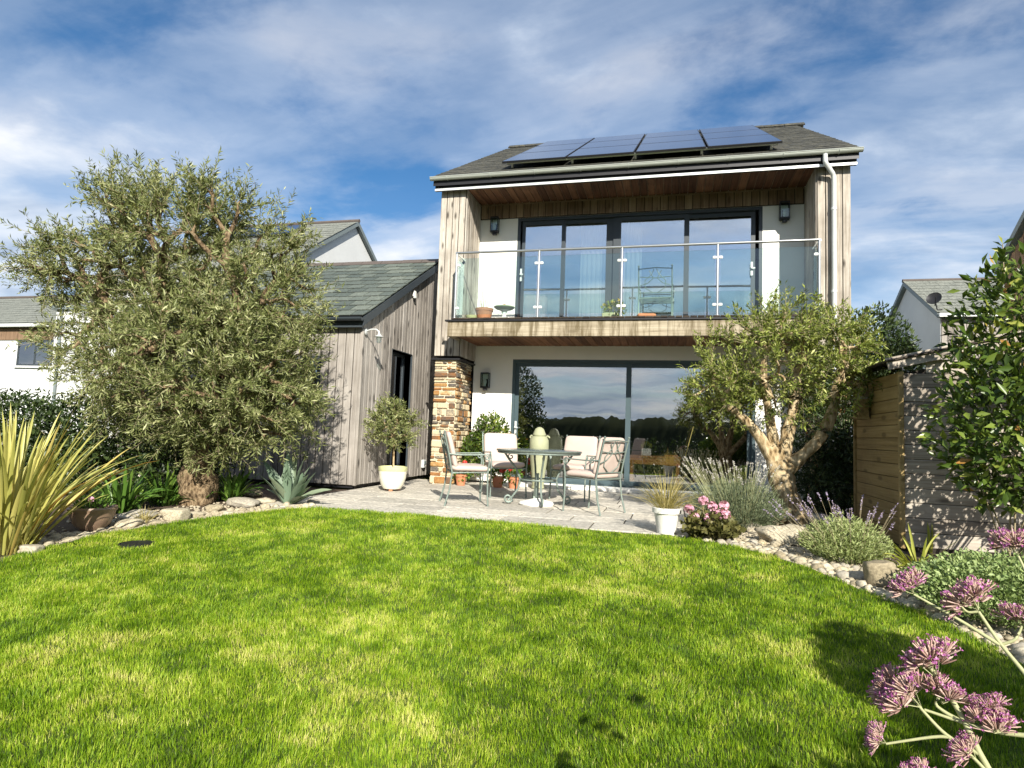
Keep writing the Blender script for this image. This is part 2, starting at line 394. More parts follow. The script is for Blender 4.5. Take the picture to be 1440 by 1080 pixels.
M['cobble'] = pieces_mat('cobble_stone', [(0.0, (0.30, 0.25, 0.16)), (0.35, (0.44, 0.385, 0.27)), (0.7, (0.55, 0.49, 0.36)), (0.88, (0.36, 0.33, 0.27)), (1.0, (0.48, 0.40, 0.25))], 12, 0.85, 0.5, 0.45)
M['pebble'] = pieces_mat('pebble_gravel', [(0.0, (0.24, 0.20, 0.13)), (0.5, (0.44, 0.38, 0.27)), (1.0, (0.60, 0.54, 0.41))], 30, 0.85, 0.3, 1.8, single=False)
M['paving'] = pieces_mat('paving_stone', [(0.0, (0.45, 0.42, 0.355)), (0.5, (0.54, 0.505, 0.43)), (1.0, (0.64, 0.59, 0.49))], 5, 0.8, 0.5, 0.9, 0.008)
M['grout'] = plain('paving_joint', (0.075, 0.068, 0.055), 0.95, var=0.3, scale=30)
def bark(name, cols, scale):
    m, nt = newmat(name); v = wpos(nt, (1, 1, 0.45)); f = noise(nt, v, scale, 10, 0.72, 0.5)
    vo = nd(nt, 'ShaderNodeTexVoronoi', {'Vector': v, 'Scale': scale * 1.4}).outputs['Distance']
    k = maths(nt, 'ADD', maths(nt, 'MULTIPLY', f, 0.75), maths(nt, 'MULTIPLY', vo, 0.4))
    finish(nt, ramp(nt, k, [(0.36, cols[0]), (0.52, cols[1]), (0.7, cols[2])]), 0.9, k, 1.0, 0.04, 0, 0.2); return m
M['bark'] = bark('olive_bark', [(0.10, 0.062, 0.028), (0.33, 0.24, 0.125), (0.56, 0.45, 0.28)], 16)
M['barkd'] = bark('dark_bark', [(0.04, 0.026, 0.014), (0.14, 0.095, 0.052), (0.30, 0.22, 0.13)], 22)
M['twig'] = plain('twig_bark', (0.30, 0.25, 0.15), 0.8, var=0.3, scale=30)
m, nt = newmat('solar_cells')
v = wpos(nt); fl = noise(nt, v, 2.0, 3)
finish(nt, mixc(nt, fl, (0.012, 0.028, 0.075), (0.022, 0.045, 0.11)), 0.12, None, spec=0.8); M['solar'] = m
M['olive'] = leafmat('olive_leaf', [(0.0, (0.055, 0.075, 0.018)), (0.35, (0.155, 0.185, 0.06)), (0.7, (0.29, 0.315, 0.125)), (1.0, (0.50, 0.51, 0.27))], 0.28, 0.42)
M['olive2'] = leafmat('olive_leaf_warm', [(0.0, (0.05, 0.08, 0.014)), (0.4, (0.17, 0.215, 0.04)), (0.75, (0.31, 0.355, 0.08)), (1.0, (0.52, 0.53, 0.20))], 0.28, 0.42)
M['dgreen'] = leafmat('dark_leaf', [(0.0, (0.012, 0.022, 0.007)), (0.5, (0.035, 0.06, 0.016)), (1.0, (0.09, 0.125, 0.035))], 0.2, 0.4)
M['bay'] = leafmat('bay_leaf', [(0.0, (0.022, 0.042, 0.008)), (0.45, (0.07, 0.12, 0.02)), (0.8, (0.18, 0.24, 0.04)), (0.97, (0.38, 0.38, 0.08)), (1.0, (0.46, 0.24, 0.06))], 0.25, 0.3)
M['phor'] = leafmat('phormium_leaf', [(0.0, (0.20, 0.21, 0.045)), (0.4, (0.40, 0.39, 0.10)), (0.8, (0.58, 0.52, 0.17)), (1.0, (0.46, 0.27, 0.06))], 0.25, 0.45)
M['strap'] = leafmat('strap_leaf', [(0.0, (0.03, 0.07, 0.012)), (0.6, (0.09, 0.18, 0.028)), (1.0, (0.22, 0.32, 0.06))], 0.25, 0.35)
M['agave'] = leafmat('agave_leaf', [(0.0, (0.10, 0.155, 0.105)), (0.5, (0.16, 0.225, 0.15)), (1.0, (0.25, 0.31, 0.2))], 0.08, 0.5)
M['lav'] = leafmat('lavender_leaf', [(0.0, (0.045, 0.065, 0.03)), (0.5, (0.13, 0.165, 0.085)), (1.0, (0.26, 0.29, 0.17))], 0.2, 0.6)
M['cat'] = leafmat('catmint_leaf', [(0.0, (0.11, 0.15, 0.045)), (0.5, (0.28, 0.34, 0.12)), (1.0, (0.48, 0.52, 0.26))], 0.25, 0.6)
M['sedum'] = leafmat('sedum_leaf', [(0.0, (0.06, 0.10, 0.03)), (0.5, (0.19, 0.27, 0.085)), (1.0, (0.40, 0.48, 0.20))], 0.2, 0.5)
M['lime'] = leafmat('lime_leaf', [(0.0, (0.16, 0.20, 0.025)), (0.5, (0.30, 0.34, 0.05)), (1.0, (0.46, 0.46, 0.11))], 0.3, 0.45)
M['ger'] = leafmat('geranium_leaf', [(0.0, (0.04, 0.035, 0.012)), (0.5, (0.10, 0.10, 0.03)), (1.0, (0.20, 0.18, 0.06))], 0.2, 0.5)
M['straw'] = leafmat('straw_grass', [(0.0, (0.22, 0.19, 0.055)), (0.5, (0.42, 0.36, 0.13)), (1.0, (0.60, 0.52, 0.26))], 0.3, 0.6)
M['pink'] = leafmat('pink_petal', [(0.0, (0.62, 0.30, 0.42)), (1.0, (0.80, 0.52, 0.62))], 0.3, 0.5)
M['red'] = leafmat('red_petal', [(0.0, (0.55, 0.03, 0.03)), (1.0, (0.75, 0.10, 0.07))], 0.3, 0.5)
M['spike'] = leafmat('lavender_spike', [(0.0, (0.28, 0.26, 0.24)), (0.5, (0.44, 0.42, 0.40)), (1.0, (0.64, 0.62, 0.57))], 0.2, 0.7)
M['purple'] = leafmat('catmint_spike', [(0.0, (0.26, 0.20, 0.34)), (1.0, (0.46, 0.40, 0.52))], 0.2, 0.7)
M['verb'] = leafmat('verbena_floret', [(0.0, (0.20, 0.10, 0.08)), (0.3, (0.52, 0.34, 0.28)), (0.62, (0.74, 0.58, 0.50)), (0.72, (0.22, 0.05, 0.17)), (0.88, (0.45, 0.13, 0.36)), (1.0, (0.66, 0.34, 0.56))], 0.25, 0.6)
M['vstem'] = plain('verbena_stalk', (0.36, 0.37, 0.19), 0.6, var=0.2, scale=30)
M['blossom'] = leafmat('white_blossom', [(0.0, (0.6, 0.56, 0.5)), (1.0, (0.8, 0.76, 0.7))], 0.3, 0.6)
M['yellow'] = leafmat('yellow_petal', [(0.0, (0.62, 0.42, 0.05)), (1.0, (0.75, 0.62, 0.18))], 0.3, 0.6)
M['grass'] = leafmat('lawn_blade', [(0.0, (0.04, 0.085, 0.005)), (0.33, (0.125, 0.235, 0.008)), (0.62, (0.285, 0.42, 0.02)), (0.85, (0.48, 0.55, 0.07)), (1.0, (0.62, 0.59, 0.20))], 0.35, 0.5, 0.25)
m, nt = newmat('lawn_soil'); v = wpos(nt)
finish(nt, mixc(nt, noise(nt, v, 30, 6), (0.03, 0.05, 0.006), (0.08, 0.11, 0.016)), 0.95, noise(nt, v, 60, 4), 0.8, 0.02); M['lawn'] = m
m, nt = newmat('field_grass'); v = wpos(nt)
finish(nt, mixc(nt, noise(nt, v, 0.08, 8, 0.7), (0.035, 0.045, 0.015), (0.11, 0.12, 0.04)), 0.95, spec=0.0); M['field'] = m
m, nt = newmat('hill_wood'); v = wpos(nt)
finish(nt, mixc(nt, noise(nt, v, 0.05, 8, 0.7), (0.012, 0.016, 0.010), (0.045, 0.05, 0.025)), 0.95, spec=0.0); M['hill'] = m

# ------------------------------------------------------------------ the setting: ground, hills, lawn, patio
def far_z(x, y):
    z = ground_z(x, y) - 0.035
    if y < -6: z -= 0.06 * min(-6 - y, 110)
    if y > 30: z += 0.0
    return z
gx = np.concatenate([[-1800, -600, -200, -80, -40], np.arange(-24, 24.1, 2), [40, 80, 200, 600, 1800]])
gy = np.concatenate([[-1800, -600, -300, -200, -120, -60, -30, -15, -10], np.arange(-6, 6.6, 1.25), [6.5, 8, 12, 20, 40, 100, 300, 900, 1800]]); gy = np.unique(gy)
GX, GY = np.meshgrid(gx, gy); GZ = np.vectorize(far_z)(GX, GY)
nx, ny = len(gx), len(gy); ii = (np.arange(ny - 1)[:, None] * nx + np.arange(nx - 1)[None]).ravel()
ground = obj('ground', mesh_np(np.stack([GX, GY, GZ], -1).reshape(-1, 3), [np.stack([ii, ii + 1, ii + nx + 1, ii + nx], 1)]), M['field']); tag(ground, 'rough grass land round the garden', None, None, 'structure')
bedpoly = []
def hill(name, y, h0, seed, x0=-900, x1=900, dy=50):
    xs = np.linspace(x0, x1, 1600); t = np.stack([xs, xs * 0], 1)
    top = h0 * (0.75 + 0.5 * vnoise(t, 0.006, seed)) + 1.6 * vnoise(t, 0.05, seed + 1) + 1.0 * vnoise(t, 0.2, seed + 2) + 1.0 * vnoise(t, 0.55, seed + 4) + 0.9 * vnoise(t, 1.3, seed + 5)
    rows = [(0, -14 + top * 0), (-dy * 0.5, -10 + (top + 10) * 0.75), (-dy, top), (-dy * 2, -14 + top * 0)]
    V = np.concatenate([np.stack([xs, np.full_like(xs, y + o), z], 1) for o, z in rows]); n = len(xs)
    i = (np.arange(3)[:, None] * n + np.arange(n - 1)[None]).ravel()
    o = obj(name, mesh_np(V, [np.stack([i, i + 1, i + n + 1, i + n], 1)]), M['hill']); tag(o, 'dark wooded hill across the valley', None, None, 'structure')
hill('hill', -260, 10.5, 3)

LAWN = [(-4.95, 3.7), (-5.03, 4.1), (-5.05, 4.8), (-4.83, 5.34), (-4.55, 5.94), (-4.23, 6.37), (-3.97, 6.6), (-3.6, 6.63), (-2.95, 6.60), (-1.78, 6.56), (-1.0, 6.48), (-0.14, 6.43), (0.29, 6.35), (0.74, 6.08), (1.08, 5.71), (1.32, 5.19), (1.49, 4.84), (1.65, 4.48), (1.82, 3.96), (1.95, 3.2), (2.0, 2.2), (1.9, 0.5), (1.6, -2.5), (-1.5, -4.5), (-4.2, -3.5), (-4.8, -1), (-5.0, 1.5)]
def in_poly(P, poly):
    x, y = P[:, 0], P[:, 1]; ins = np.zeros(len(P), bool); n = len(poly)
    for i in range(n):
        (x1, y1), (x2, y2) = poly[i], poly[(i + 1) % n]
        if y1 == y2: continue
        c = ((y1 > y) != (y2 > y)) & (x < (x2 - x1) * (y - y1) / (y2 - y1) + x1); ins ^= c
    return ins
def gz_np(y): return -LK * (LY - np.clip(y, -6, LY))
def sheet(name, poly, lift, mat, step=0.5, lab=None):
    xs = [p[0] for p in poly]; ys = [p[1] for p in poly]
    b = bmesh.new(); f = b.faces.new([b.verts.new((x, y, 0)) for x, y in poly])
    for yy in np.arange(math.floor(min(ys)), max(ys), step):
        bmesh.ops.bisect_plane(b, geom=b.verts[:] + b.edges[:] + b.faces[:], plane_co=(0, yy, 0), plane_no=(0, 1, 0))
    for w in b.verts: w.co.z = ground_z(w.co.x, w.co.y) + lift
    bmesh.ops.triangulate(b, faces=b.faces[:]); bmesh.ops.recalc_face_normals(b, faces=b.faces[:])
    me = bpy.data.meshes.new('mesh'); b.to_mesh(me); b.free()
    for p in me.polygons:
        if p.normal.z < 0: p.flip()
    o = obj(name, me, mat); tag(o, lab, None, None, 'structure'); return o
sheet('planting_bed', [(-11, 1.5), (-11, 8.9), (-4.7, 8.9), (-4.7, 11.4), (4.5, 11.4), (4.5, 1.5), (3.2, -3), (-6.5, -3)], -0.022, M['soil'], lab='bare soil of the planting beds')
lawn = sheet('lawn', LAWN, 0.0, M['lawn'], lab='mown lawn curving round to the patio')
# grass blades: denser where the lawn is close
def grass():
    P = []
    for y0, y1, dens in ((-0.5, 1.4, 2500), (1.4, 2.6, 24000), (2.6, 3.6, 20000), (3.6, 4.8, 15000), (4.8, 6.75, 10500)):
        n = int(7.2 * (y1 - y0) * dens); q = np.stack([rng.uniform(-5.1, 2.1, n), rng.uniform(y0, y1, n)], 1); P.append(q)
    P = np.concatenate(P); wob = (vnoise(P, 5.0, 4)[:, None] - 0.5) * 0.12
    ok = in_poly(P + wob, LAWN)
    far_left = P[:, 0] < -1.15 * P[:, 1] - 0.9; ok &= ~(far_left & (rng.random(len(P)) < 0.7))
    dc = np.hypot((P[:, 0] - DRAIN[0]), (P[:, 1] - DRAIN[1])); ok &= dc > 0.125 + 0.03 * rng.random(len(P))
    P = P[ok]; n = len(P)
    big = vnoise(P, 1.1, 8) * 0.45 + vnoise(P, 2.9, 9) * 0.55; med = vnoise(P, 6.0, 10)
    lush = np.clip((P[:, 1] - 1.5) / 5.0, 0, 1)
    ang = 2 * np.pi * (vnoise(P, 3.0, 5) * 1.3 + rng.normal(0, 0.22, n)); lean = rng.gamma(3.0, 0.14, n) * (0.6 + 0.8 * med)
    h = rng.uniform(0.020, 0.044, n) * (0.7 + 0.6 * vnoise(P, 12.0, 31)); w = rng.uniform(0.0022, 0.0040, n) * (0.85 + 0.09 * np.maximum(P[:, 1] - 2, 0))
    dirv = np.stack([np.cos(ang), np.sin(ang), 0 * ang], 1); fa = ang + np.pi / 2 + rng.normal(0, 0.7, n)
    sd = np.stack([np.cos(fa), np.sin(fa), 0 * fa], 1) * w[:, None] * 0.5; up = np.array([0, 0, 1.0])
    b = np.column_stack([P, gz_np(P[:, 1]) - 0.004])
    hz = (h * np.cos(np.minimum(lean, 1.3)))[:, None] * up; hx = (h * np.sin(np.minimum(lean, 1.3)))[:, None] * dirv
    m1 = b + hz * 0.6 + hx * 0.35; tp = b + hz * 0.97 + hx
    V = np.stack([b - sd, b + sd, m1 + sd * 0.8, m1 - sd * 0.8, tp], 1).reshape(-1, 3)
    k = np.arange(n)[:, None] * 5
    yel = np.clip((big - 0.50) * 0.9, -0.05, 0.22) - 0.05 * lush + (vnoise(P, 16.0, 21) - 0.5) * 0.42
    r = np.clip(0.50 + yel + rng.normal(0, 0.17, n) + (med - 0.5) * 0.30, 0, 1)
    r = np.where(rng.random(n) < 0.006, 1.0, r)
    o = obj('grass', mesh_np(V, [k + [0, 1, 2, 3], k + [3, 2, 4]], np.repeat(r, 5)), M['grass'])
    tag(o, 'short green and yellowish grass of the lawn', 'grass', None, 'stuff'); return n
DRAIN = at_g(192, 766)
print('grass blades', grass())
d = empty('drain_cover', (DRAIN.x, DRAIN.y, DRAIN.z), 'round black inspection cover sunk in the lawn', 'drain cover')
MB().lathe([(0.0, 0.012), (0.10, 0.014), (0.118, 0.011), (0.12, -0.01)], 28).build('lid', M['black'], d, world=False)
MB().lathe([(0.122, -0.01), (0.122, 0.014), (0.138, 0.014), (0.138, -0.01)], 28).build('rim', M['black'], d, world=False)

patio = empty('patio', (-1.5, 8.5, 0), 'pale stone paving in front of the house', None, None, kind='structure')
MB().box(-4.7, 2.1, 6.50, 11.4, -0.06, -0.012).build('paving_bed', M['grout'], patio)
y = 6.52; row = 0
while y < 11.35:
    dpt = [0.56, 0.42, 0.6, 0.56, 0.42, 0.6, 0.56, 0.42, 0.6, 0.4][row]; dpt = min(dpt, 11.38 - y)
    if dpt < 0.1: break
    x = -4.78 + random.uniform(-0.45, 0); xe = 0.42 if y < 8.2 else 2.08
    while x < xe - 0.05:
        w = random.choice([0.6, 0.85, 0.85, 1.0]); a, b = max(x, -4.7), min(x + w, xe)
        if b - a > 0.12: piece('paving_slab', (round(b - a - 0.018, 3), round(dpt - 0.018, 3), 0.04), ((a + b) / 2, y + dpt / 2, -0.02 + random.uniform(-0.0015, 0.0015)), M['paving'], patio, 0.004)
        x += w
    y += dpt; row += 1

# ------------------------------------------------------------------ the house
XL, XR, YFC, YB = -4.15, 2.68, 10.5, 11.4          # cheek outer faces, cheek front, recessed wall
XLI, XRI = -3.65, 2.17
ZD, ZS, ZB0, ZB1 = 2.86, 5.35, 2.55, 2.80
YBL = 10.0                                           # balcony front
house = empty('house', (-0.75, 10.5, 0), 'two storey timber and render house with recessed balcony over the patio', 'house')
lx0, lx1, lz1 = at_y(718, 600, YB).x, 1.40, 2.33
ux0, ux1, uz1 = at_y(726, 380, YB).x, at_y(1072, 380, YB).x, 5.05
w = MB()
for (x0, x1, z0, z1, hx0, hx1, hz1) in ((XLI - .02, XRI + .02, 0, ZB0 + .1, lx0, lx1, lz1), (XLI - .02, XRI + .02, ZB0 + .1, ZS + .1, ux0, ux1, uz1)):
    w.box(x0, hx0, YB, YB + .2, z0, z1); w.box(hx1, x1, YB, YB + .2, z0, z1); w.box(hx0, hx1, YB, YB + .2, hz1, z1)
w.box(ux0, ux1, YB, YB + .2, ZB0 + .1, ZD)
w.build('rendered_wall', M['render'], house)
w = MB(); w.box(XL + .01, XL + .2, YB + .003, 20.6, 0, ZS); w.box(XR - .2, XR - .01, YB + .003, 20.6, 0, ZS); w.box(XL + .2, XR - .2, 20.4, 20.6, 0, ZS)
for xa, xb in ((XL + .02, XL + .2), (XR - .2, XR - .02)): w.prism([(10.45, ZS + .02), (15.5, 8.28), (20.55, ZS + .02)], 0, xa, xb)
w.build('outer_wall', M['render'], house)
# rooms behind the glass
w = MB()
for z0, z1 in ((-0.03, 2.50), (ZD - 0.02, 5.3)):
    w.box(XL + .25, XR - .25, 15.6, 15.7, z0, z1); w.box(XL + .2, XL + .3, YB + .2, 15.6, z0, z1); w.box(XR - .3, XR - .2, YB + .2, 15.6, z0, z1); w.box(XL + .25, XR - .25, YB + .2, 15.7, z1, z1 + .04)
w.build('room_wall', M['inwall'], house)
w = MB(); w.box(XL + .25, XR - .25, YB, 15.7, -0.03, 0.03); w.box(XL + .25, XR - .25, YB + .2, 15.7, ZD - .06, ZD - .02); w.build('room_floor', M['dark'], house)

def boards_v(parent, mat, face, lo, hi, fixed, z0, z1, bw=0.125, th=0.022, zf=None, name='board', zb=None):
    """upright boards side by side; face 'x' = plane x=fixed seen from +x/-x, 'y' = plane y=fixed"""
    n = max(1, round((hi - lo) / bw)); bw = (hi - lo) / n
    for i in range(n):
        a = lo + i * bw + bw / 2; t = z1 if zf is None else zf(a); bt = z0 if zb is None else zb(a)
        if t - bt < 0.03: continue
        j = random.uniform(-0.003, 0.003)
        dims = (bw - 0.013, th, round(t - bt, 2)) if face == 'y' else (th, bw - 0.013, round(t - bt, 2))
        loc = (a, fixed + j, (t + bt) / 2) if face == 'y' else (fixed + j, a, (t + bt) / 2)
        piece(name, dims, loc, mat, parent, 0.006)
ZC0, ZC1 = 2.27, 5.33
for xo, xi, sg in ((XL, XLI, 1), (XR, XRI, -1)):
    a, b = min(xo, xi), max(xo, xi)
    ck = MB().box(a + .015, b - .015, YFC + .015, YB - .001, ZC0, ZC1 - .002).build('cheek_wall', M['deck'], house)
    boards_v(ck, M['cheek'], 'y', a + .012, b - .012, YFC + .004, ZC0 + .004, ZC1 - .004)
    boards_v(ck, M['cheek'], 'x', YFC + .016, YB - .004, xi - sg * .004, ZC0 + .004, ZC1 - .004)
    pc = MB().box(a + .035, b - .075 if sg > 0 else b - .035, YFC + .035, YB - .002, 0, 2.2)
    pl = pc.build('stone_pillar', M['mortar'], house)
    x0, x1 = a + .035, (b - .075 if sg > 0 else b - .035); z = 0.006
    while z < 2.16:
        h = min(random.choice([.05, .06, .075, .09, .11, .13]), 2.19 - z)
        if h < .04: break
        for face in ('f', 's'):
            u, ue = (x0 - .012, x1 + .014) if face == 'f' else (YFC + .05, YB - .01)
            if sg < 0 and face == 's': x1s = x0
            else: x1s = x1
            while u < ue - .02:
                wd = min(random.choice([.08, .12, .16, .21, .26]), ue - u)
                if ue - u - wd < .06: wd = ue - u
                pr = random.uniform(.012, .040); hh = h - random.uniform(.008, .016)
                dims = (round(wd - .012, 2), 0.07, round(hh, 2)) if face == 'f' else (0.07, round(wd - .012, 2), round(hh, 2))
                loc = (u + wd / 2, YFC + .035 + .035 - pr, z + h / 2) if face == 'f' else (x1s + sg * (pr - .035), u + wd / 2, z + h / 2)
                piece('stone', dims, loc, M['stone'], pl, 0.014, (random.uniform(-.02, .02), random.uniform(-.02, .02) if face == 'f' else 0, random.uniform(-.02, .02)))
                u += wd
        z += h
    MB().box(a - .03, b + .01, YFC - .03, YB - .003, 2.2, 2.232).build('pillar_cap', M['black'], pl)
hd = MB().box(XLI + .002, XRI - .002, YB - .03, YB - .001, uz1 + .001, ZS - .002).build('header', M['deck'], house)
boards_v(hd, M['header'], 'y', XLI + .02, XRI - .02, YB - .04, uz1 + .006, ZS - .01, 0.14)
sf = MB().box(XLI - .01, XRI + .01, 10.42, YB - .05, ZS, ZS + .03).build('soffit', M['header'], house)
n = 42
for i in range(n):
    bw = (XRI - XLI) / n; piece('board', (bw - .016, .93, .018), (XLI + (i + .5) * bw, 10.42 + .475, ZS - .006 + random.uniform(-.002, .002)), M['cedar'], sf, 0.004)
piece('batten', (XRI - XLI - .03, .02, .03), ((XLI + XRI) / 2, YB - .065, ZS - .03), M['header'], sf)
# balcony
bm = MB()
x = -3.72
for ln in (2.05, 1.6, 2.29): bm.box(x + .002, x + ln - .002, YBL, YBL + .09, ZB0, ZB1); x += ln
bm.box(-3.72, -3.63, YBL + .09, YFC - .01, ZB0 + .002, ZB1 - .002); bm.box(2.13, 2.22, YBL + .09, YFC - .01, ZB0 + .002, ZB1 - .002)
bm.build('balcony_beam', M['beam'], house)
bs = MB().box(XLI + .02, XRI - .02, YBL + .1, YB - .003, ZB0 + .05, ZB1 - .02).build('balcony_soffit', M['deck'], house)
for i in range(n):
    bw = (XRI - XLI - .06) / n; piece('board', (bw - .007, 1.28, .018), (XLI + .03 + (i + .5) * bw, YBL + .74, ZB0 + .036 + random.uniform(-.002, .002)), M['cedar'], bs, 0.004)
dk = MB().box(-3.76, 2.26, YBL - .03, YBL + .05, ZB1 + .002, ZB1 + .03).build('balcony_deck', M['black'], house)
n = 52
for i in range(n):
    bw = (XRI - XLI - .02) / n; piece('deck_board', (bw - .010, 1.40, .026), (XLI + .01 + (i + .5) * bw, YBL + .66 + random.uniform(-.006, .006), ZB1 + .046), M['deck'], dk, 0.003)
# sliding doors
def sliding_door(name, x0, x1, z0, z1, sashes, fm, gm, handles):
    f = MB(); y0, y1 = YB + .03, YB + .12; t = .055
    f.box(x0, x1, y0 - .028, y1, z1 - t, z1); f.box(x0, x1, y0 - .028, y1, z0, z0 + .05); f.box(x0, x0 + t, y0 - .026, y1, z0 + .05, z1 - t); f.box(x1 - t, x1, y0 - .026, y1, z0 + .05, z1 - t)
    d = f.build(name, fm, house)
    for i, (a, b, st) in enumerate(sashes):
        y = y0 + .012 + (.034 if i % 2 else 0); s = MB(); st0, st1 = st
        s.box(a, b, y, y + .03, z1 - t - .075, z1 - t - .002); s.box(a, b, y, y + .03, z0 + .052, z0 + .13); s.box(a, a + st0, y + .001, y + .031, z0 + .13, z1 - t - .075); s.box(b - st1, b, y + .001, y + .031, z0 + .13, z1 - t - .075)
        s.build('sash', fm, d)
        MB().box(a + st0 - .01, b - st1 + .01, y + .011, y + .019, z0 + .12, z1 - t - .065).build('pane', gm, d)
    for hx, hz in handles:
        h = MB(); h.box(hx - .018, hx + .018, YB + .012, YB + .032, hz - .12, hz + .12); h.box(hx - .012, hx + .012, YB - .03, YB + .012, hz - .01, hz + .02); h.box(hx - .012, hx + .05, YB - .036, YB - .02, hz - .01, hz + .012)
        h.build('handle', M['pipe'], d)
    return d
mid = at_y(882.5, 600, YB).x
sliding_door('patio_door', lx0, lx1, 0.03, lz1, [(lx0 + .05, mid + .045, (.075, .09)), (mid - .045, lx1 - .05, (.09, .075))], M['framelo'], M['glassd'], [(lx0 + .09, 1.05)])
ue = [at_y(p, 380, YB).x for p in (733, 790, 861, 965, 1060)]
sliding_door('balcony_door', ux0, ux1, ZD + .0, uz1, [(ue[0] - .01, ue[1] + .04, (.06, .07)), (ue[1] - .035, ue[2] + .0, (.07, .13)), (ue[2] + .002, ue[3] + .045, (.14, .09)), (ue[3] - .045, ue[4] + .03, (.09, .07))], M['frame'], M['glassu'], [(ux0 + .09, 3.95), (ux1 - .17, 3.95)])
MB().box(lx0 - .1, lx1 + .1, 10.98, YB - .002, 0.002, 0.055).build('door_step', M['white'], house)
# balustrade
hz_ = 4.005; xa, xb = -3.63, 2.13; yr = YBL + .05
bl = MB().tube([(xa, yr, hz_), (xb, yr, hz_)], .021, 12).tube([(xa, yr + .0, hz_ - .002), (xa, YFC, hz_ - .002)], .020, 10).tube([(xb, yr, hz_ - .002), (xb, YFC, hz_ - .002)], .020, 10).build('balustrade', M['steel'], house, smooth=True)
bl['label'] = 'glass balustrade with steel handrail along the balcony'
px_ = [at_y(p, 400, yr).x for p in (757, 874, 1009)]; posts = [xa + .01] + px_ + [xb - .01]
for x in posts:
    MB().tube([(x, yr, ZB1 + .03), (x, yr, hz_ - .015)], .019, 10).lathe([(.045, 0), (.045, .012), (.022, .02)], 14, (x, yr, ZB1 + .06)).build('post', M['steel'], bl, smooth=True)
for a, b in zip(posts[:-1], posts[1:]):
    MB().box(a + .04, b - .04, yr - .006, yr + .006, ZB1 + .13, hz_ - .10).build('glass_panel', M['glassb'], bl)
    for x, sg in ((a, 1), (b, -1)):
        for z in (ZB1 + .24, hz_ - .22):
            MB().cbox(.06, .03, .045, .01, Matrix.Translation((x + sg * .045, yr, z))).build('clamp', M['pipe'], bl)
for x in (xa, xb):
    MB().box(x - .006, x + .006, yr + .05, YFC - .03, ZB1 + .13, hz_ - .10).build('glass_panel', M['glassb'], bl)
# roof
TA = math.atan2(8.42 - 5.47, 5.2)
rf = MB().prism([(10.32, 5.44), (15.5, 8.38), (20.68, 5.44), (20.68, 5.34), (15.5, 8.28), (10.32, 5.34)], 0, XL - .08, XR + .06).build('roof', M['black'], house)
def roof_pt(x, s, lift=0.0):                          # s metres up the slope from the eave
    return Vector((x, 10.27 + s * math.cos(TA) - lift * math.sin(TA), 5.475 + s * math.sin(TA) + lift * math.cos(TA)))
M['sedge'] = plain('slate_edge', (0.022, 0.025, 0.023), 0.9, var=0.2)
def edge_mat(me):
    if len(me.materials) < 2:
        me.materials.append(M['sedge'])
        for p in me.polygons:
            if p.normal.y < -0.75: p.material_index = 1
def slate_field(x0, x1, slope, pt, ang, wd, gauge, name, mat, parent, single):
    rows = int(slope / gauge); mb = MB()
    for r in range(rows):
        x = x0 - (wd / 2 if r % 2 else 0)
        while x < x1 - .01:
            a, b = max(x, x0), min(x + wd, x1)
            if b - a > .04:
                p = pt((a + b) / 2, (r + .5) * gauge + .02, .012 + random.uniform(0, .004)); tl = ang - math.radians(2.6 if single else 1.6) + random.uniform(-.012, .012); ro = random.uniform(-.004, .004)
                if single: edge_mat(piece(name, (round(b - a - .016, 3), round(gauge + .05, 3), .018), p, mat, parent, .002, (tl, ro, 0)).data)
                else: mb.cbox(b - a - .006, gauge + .05, .009, .002, Matrix.Translation(p) @ Matrix.Rotation(tl, 4, 'X'))
            x += wd
    if not single:
        o = mb.build(name, mat, parent); edge_mat(o.data); o['kind'] = 'stuff'; return o
slate_field(XL - .1, XR + .08, 5.95, roof_pt, TA, 0.28, 0.25, 'slates', M['roofs'], rf, False)
x = XL - .1
while x < XR + .05:
    p = roof_pt(x + .22, 6.0, .03); MB().prism([(-.14, -.06), (0, .05), (.14, -.06), (.12, -.08), (0, .025), (-.12, -.08)], 0, 0, .44).build('ridge_tile', M['roofs'], rf).location = (x, 15.5, 8.47 + random.uniform(-.004, .004)); x += .45
MB().box(XL - .06, XR + .04, 10.37, 10.41, 5.265, 5.47).build('fascia', M['black'], house)
MB().box(XL - .06, XR + .04, 10.355, 10.369, 5.262, 5.302).build('fascia_trim', M['pipe'], house)
gt = MB(); gy_, gz_, gr = 10.28, 5.475, .052
pf = [(gy_ + gr * math.cos(a), gz_ + gr * math.sin(a)) for a in np.linspace(math.pi, 2 * math.pi, 10)] + [(gy_ + (gr - .006) * math.cos(a), gz_ + (gr - .006) * math.sin(a)) for a in np.linspace(2 * math.pi, math.pi, 10)]
for i in range(9):                                    # strips keep the channel hollow
    q = [pf[i], pf[i + 1], pf[18 - i], pf[19 - i]]; gt.prism(q, 0, XL - .12, XR + .1)
gt.tube([(XL - .12, gy_ - gr, gz_), (XR + .1, gy_ - gr, gz_)], .008, 6)
for xx in (XL - .12, XR + .1): gt.prism(pf[:10], 0, xx - .003, xx + .003)
g = gt.build('gutter', M['alu'], house)
for i in range(9):
    x = XL + .2 + i * .8
    MB().tube([(x, gy_ + (gr + .004) * math.cos(a), gz_ + (gr + .004) * math.sin(a)) for a in np.linspace(math.pi, 2 * math.pi, 8)], .006, 5).build('gutter_bracket', M['alu'], g)
xd = at_y(1173, 380, 10.42).x; xt = at_y(1160, 230, 10.3).x
dp = MB().tube([(xt, gy_, gz_ - .05), (xt, gy_, 5.32), (xt + .02, gy_ + .01, 5.27), (xd - .02, 10.40, 5.16), (xd, 10.42, 5.10), (xd, 10.42, 0.05)], .036, 14)
dp = dp.build('downpipe', M['pipe'], house, smooth=True)
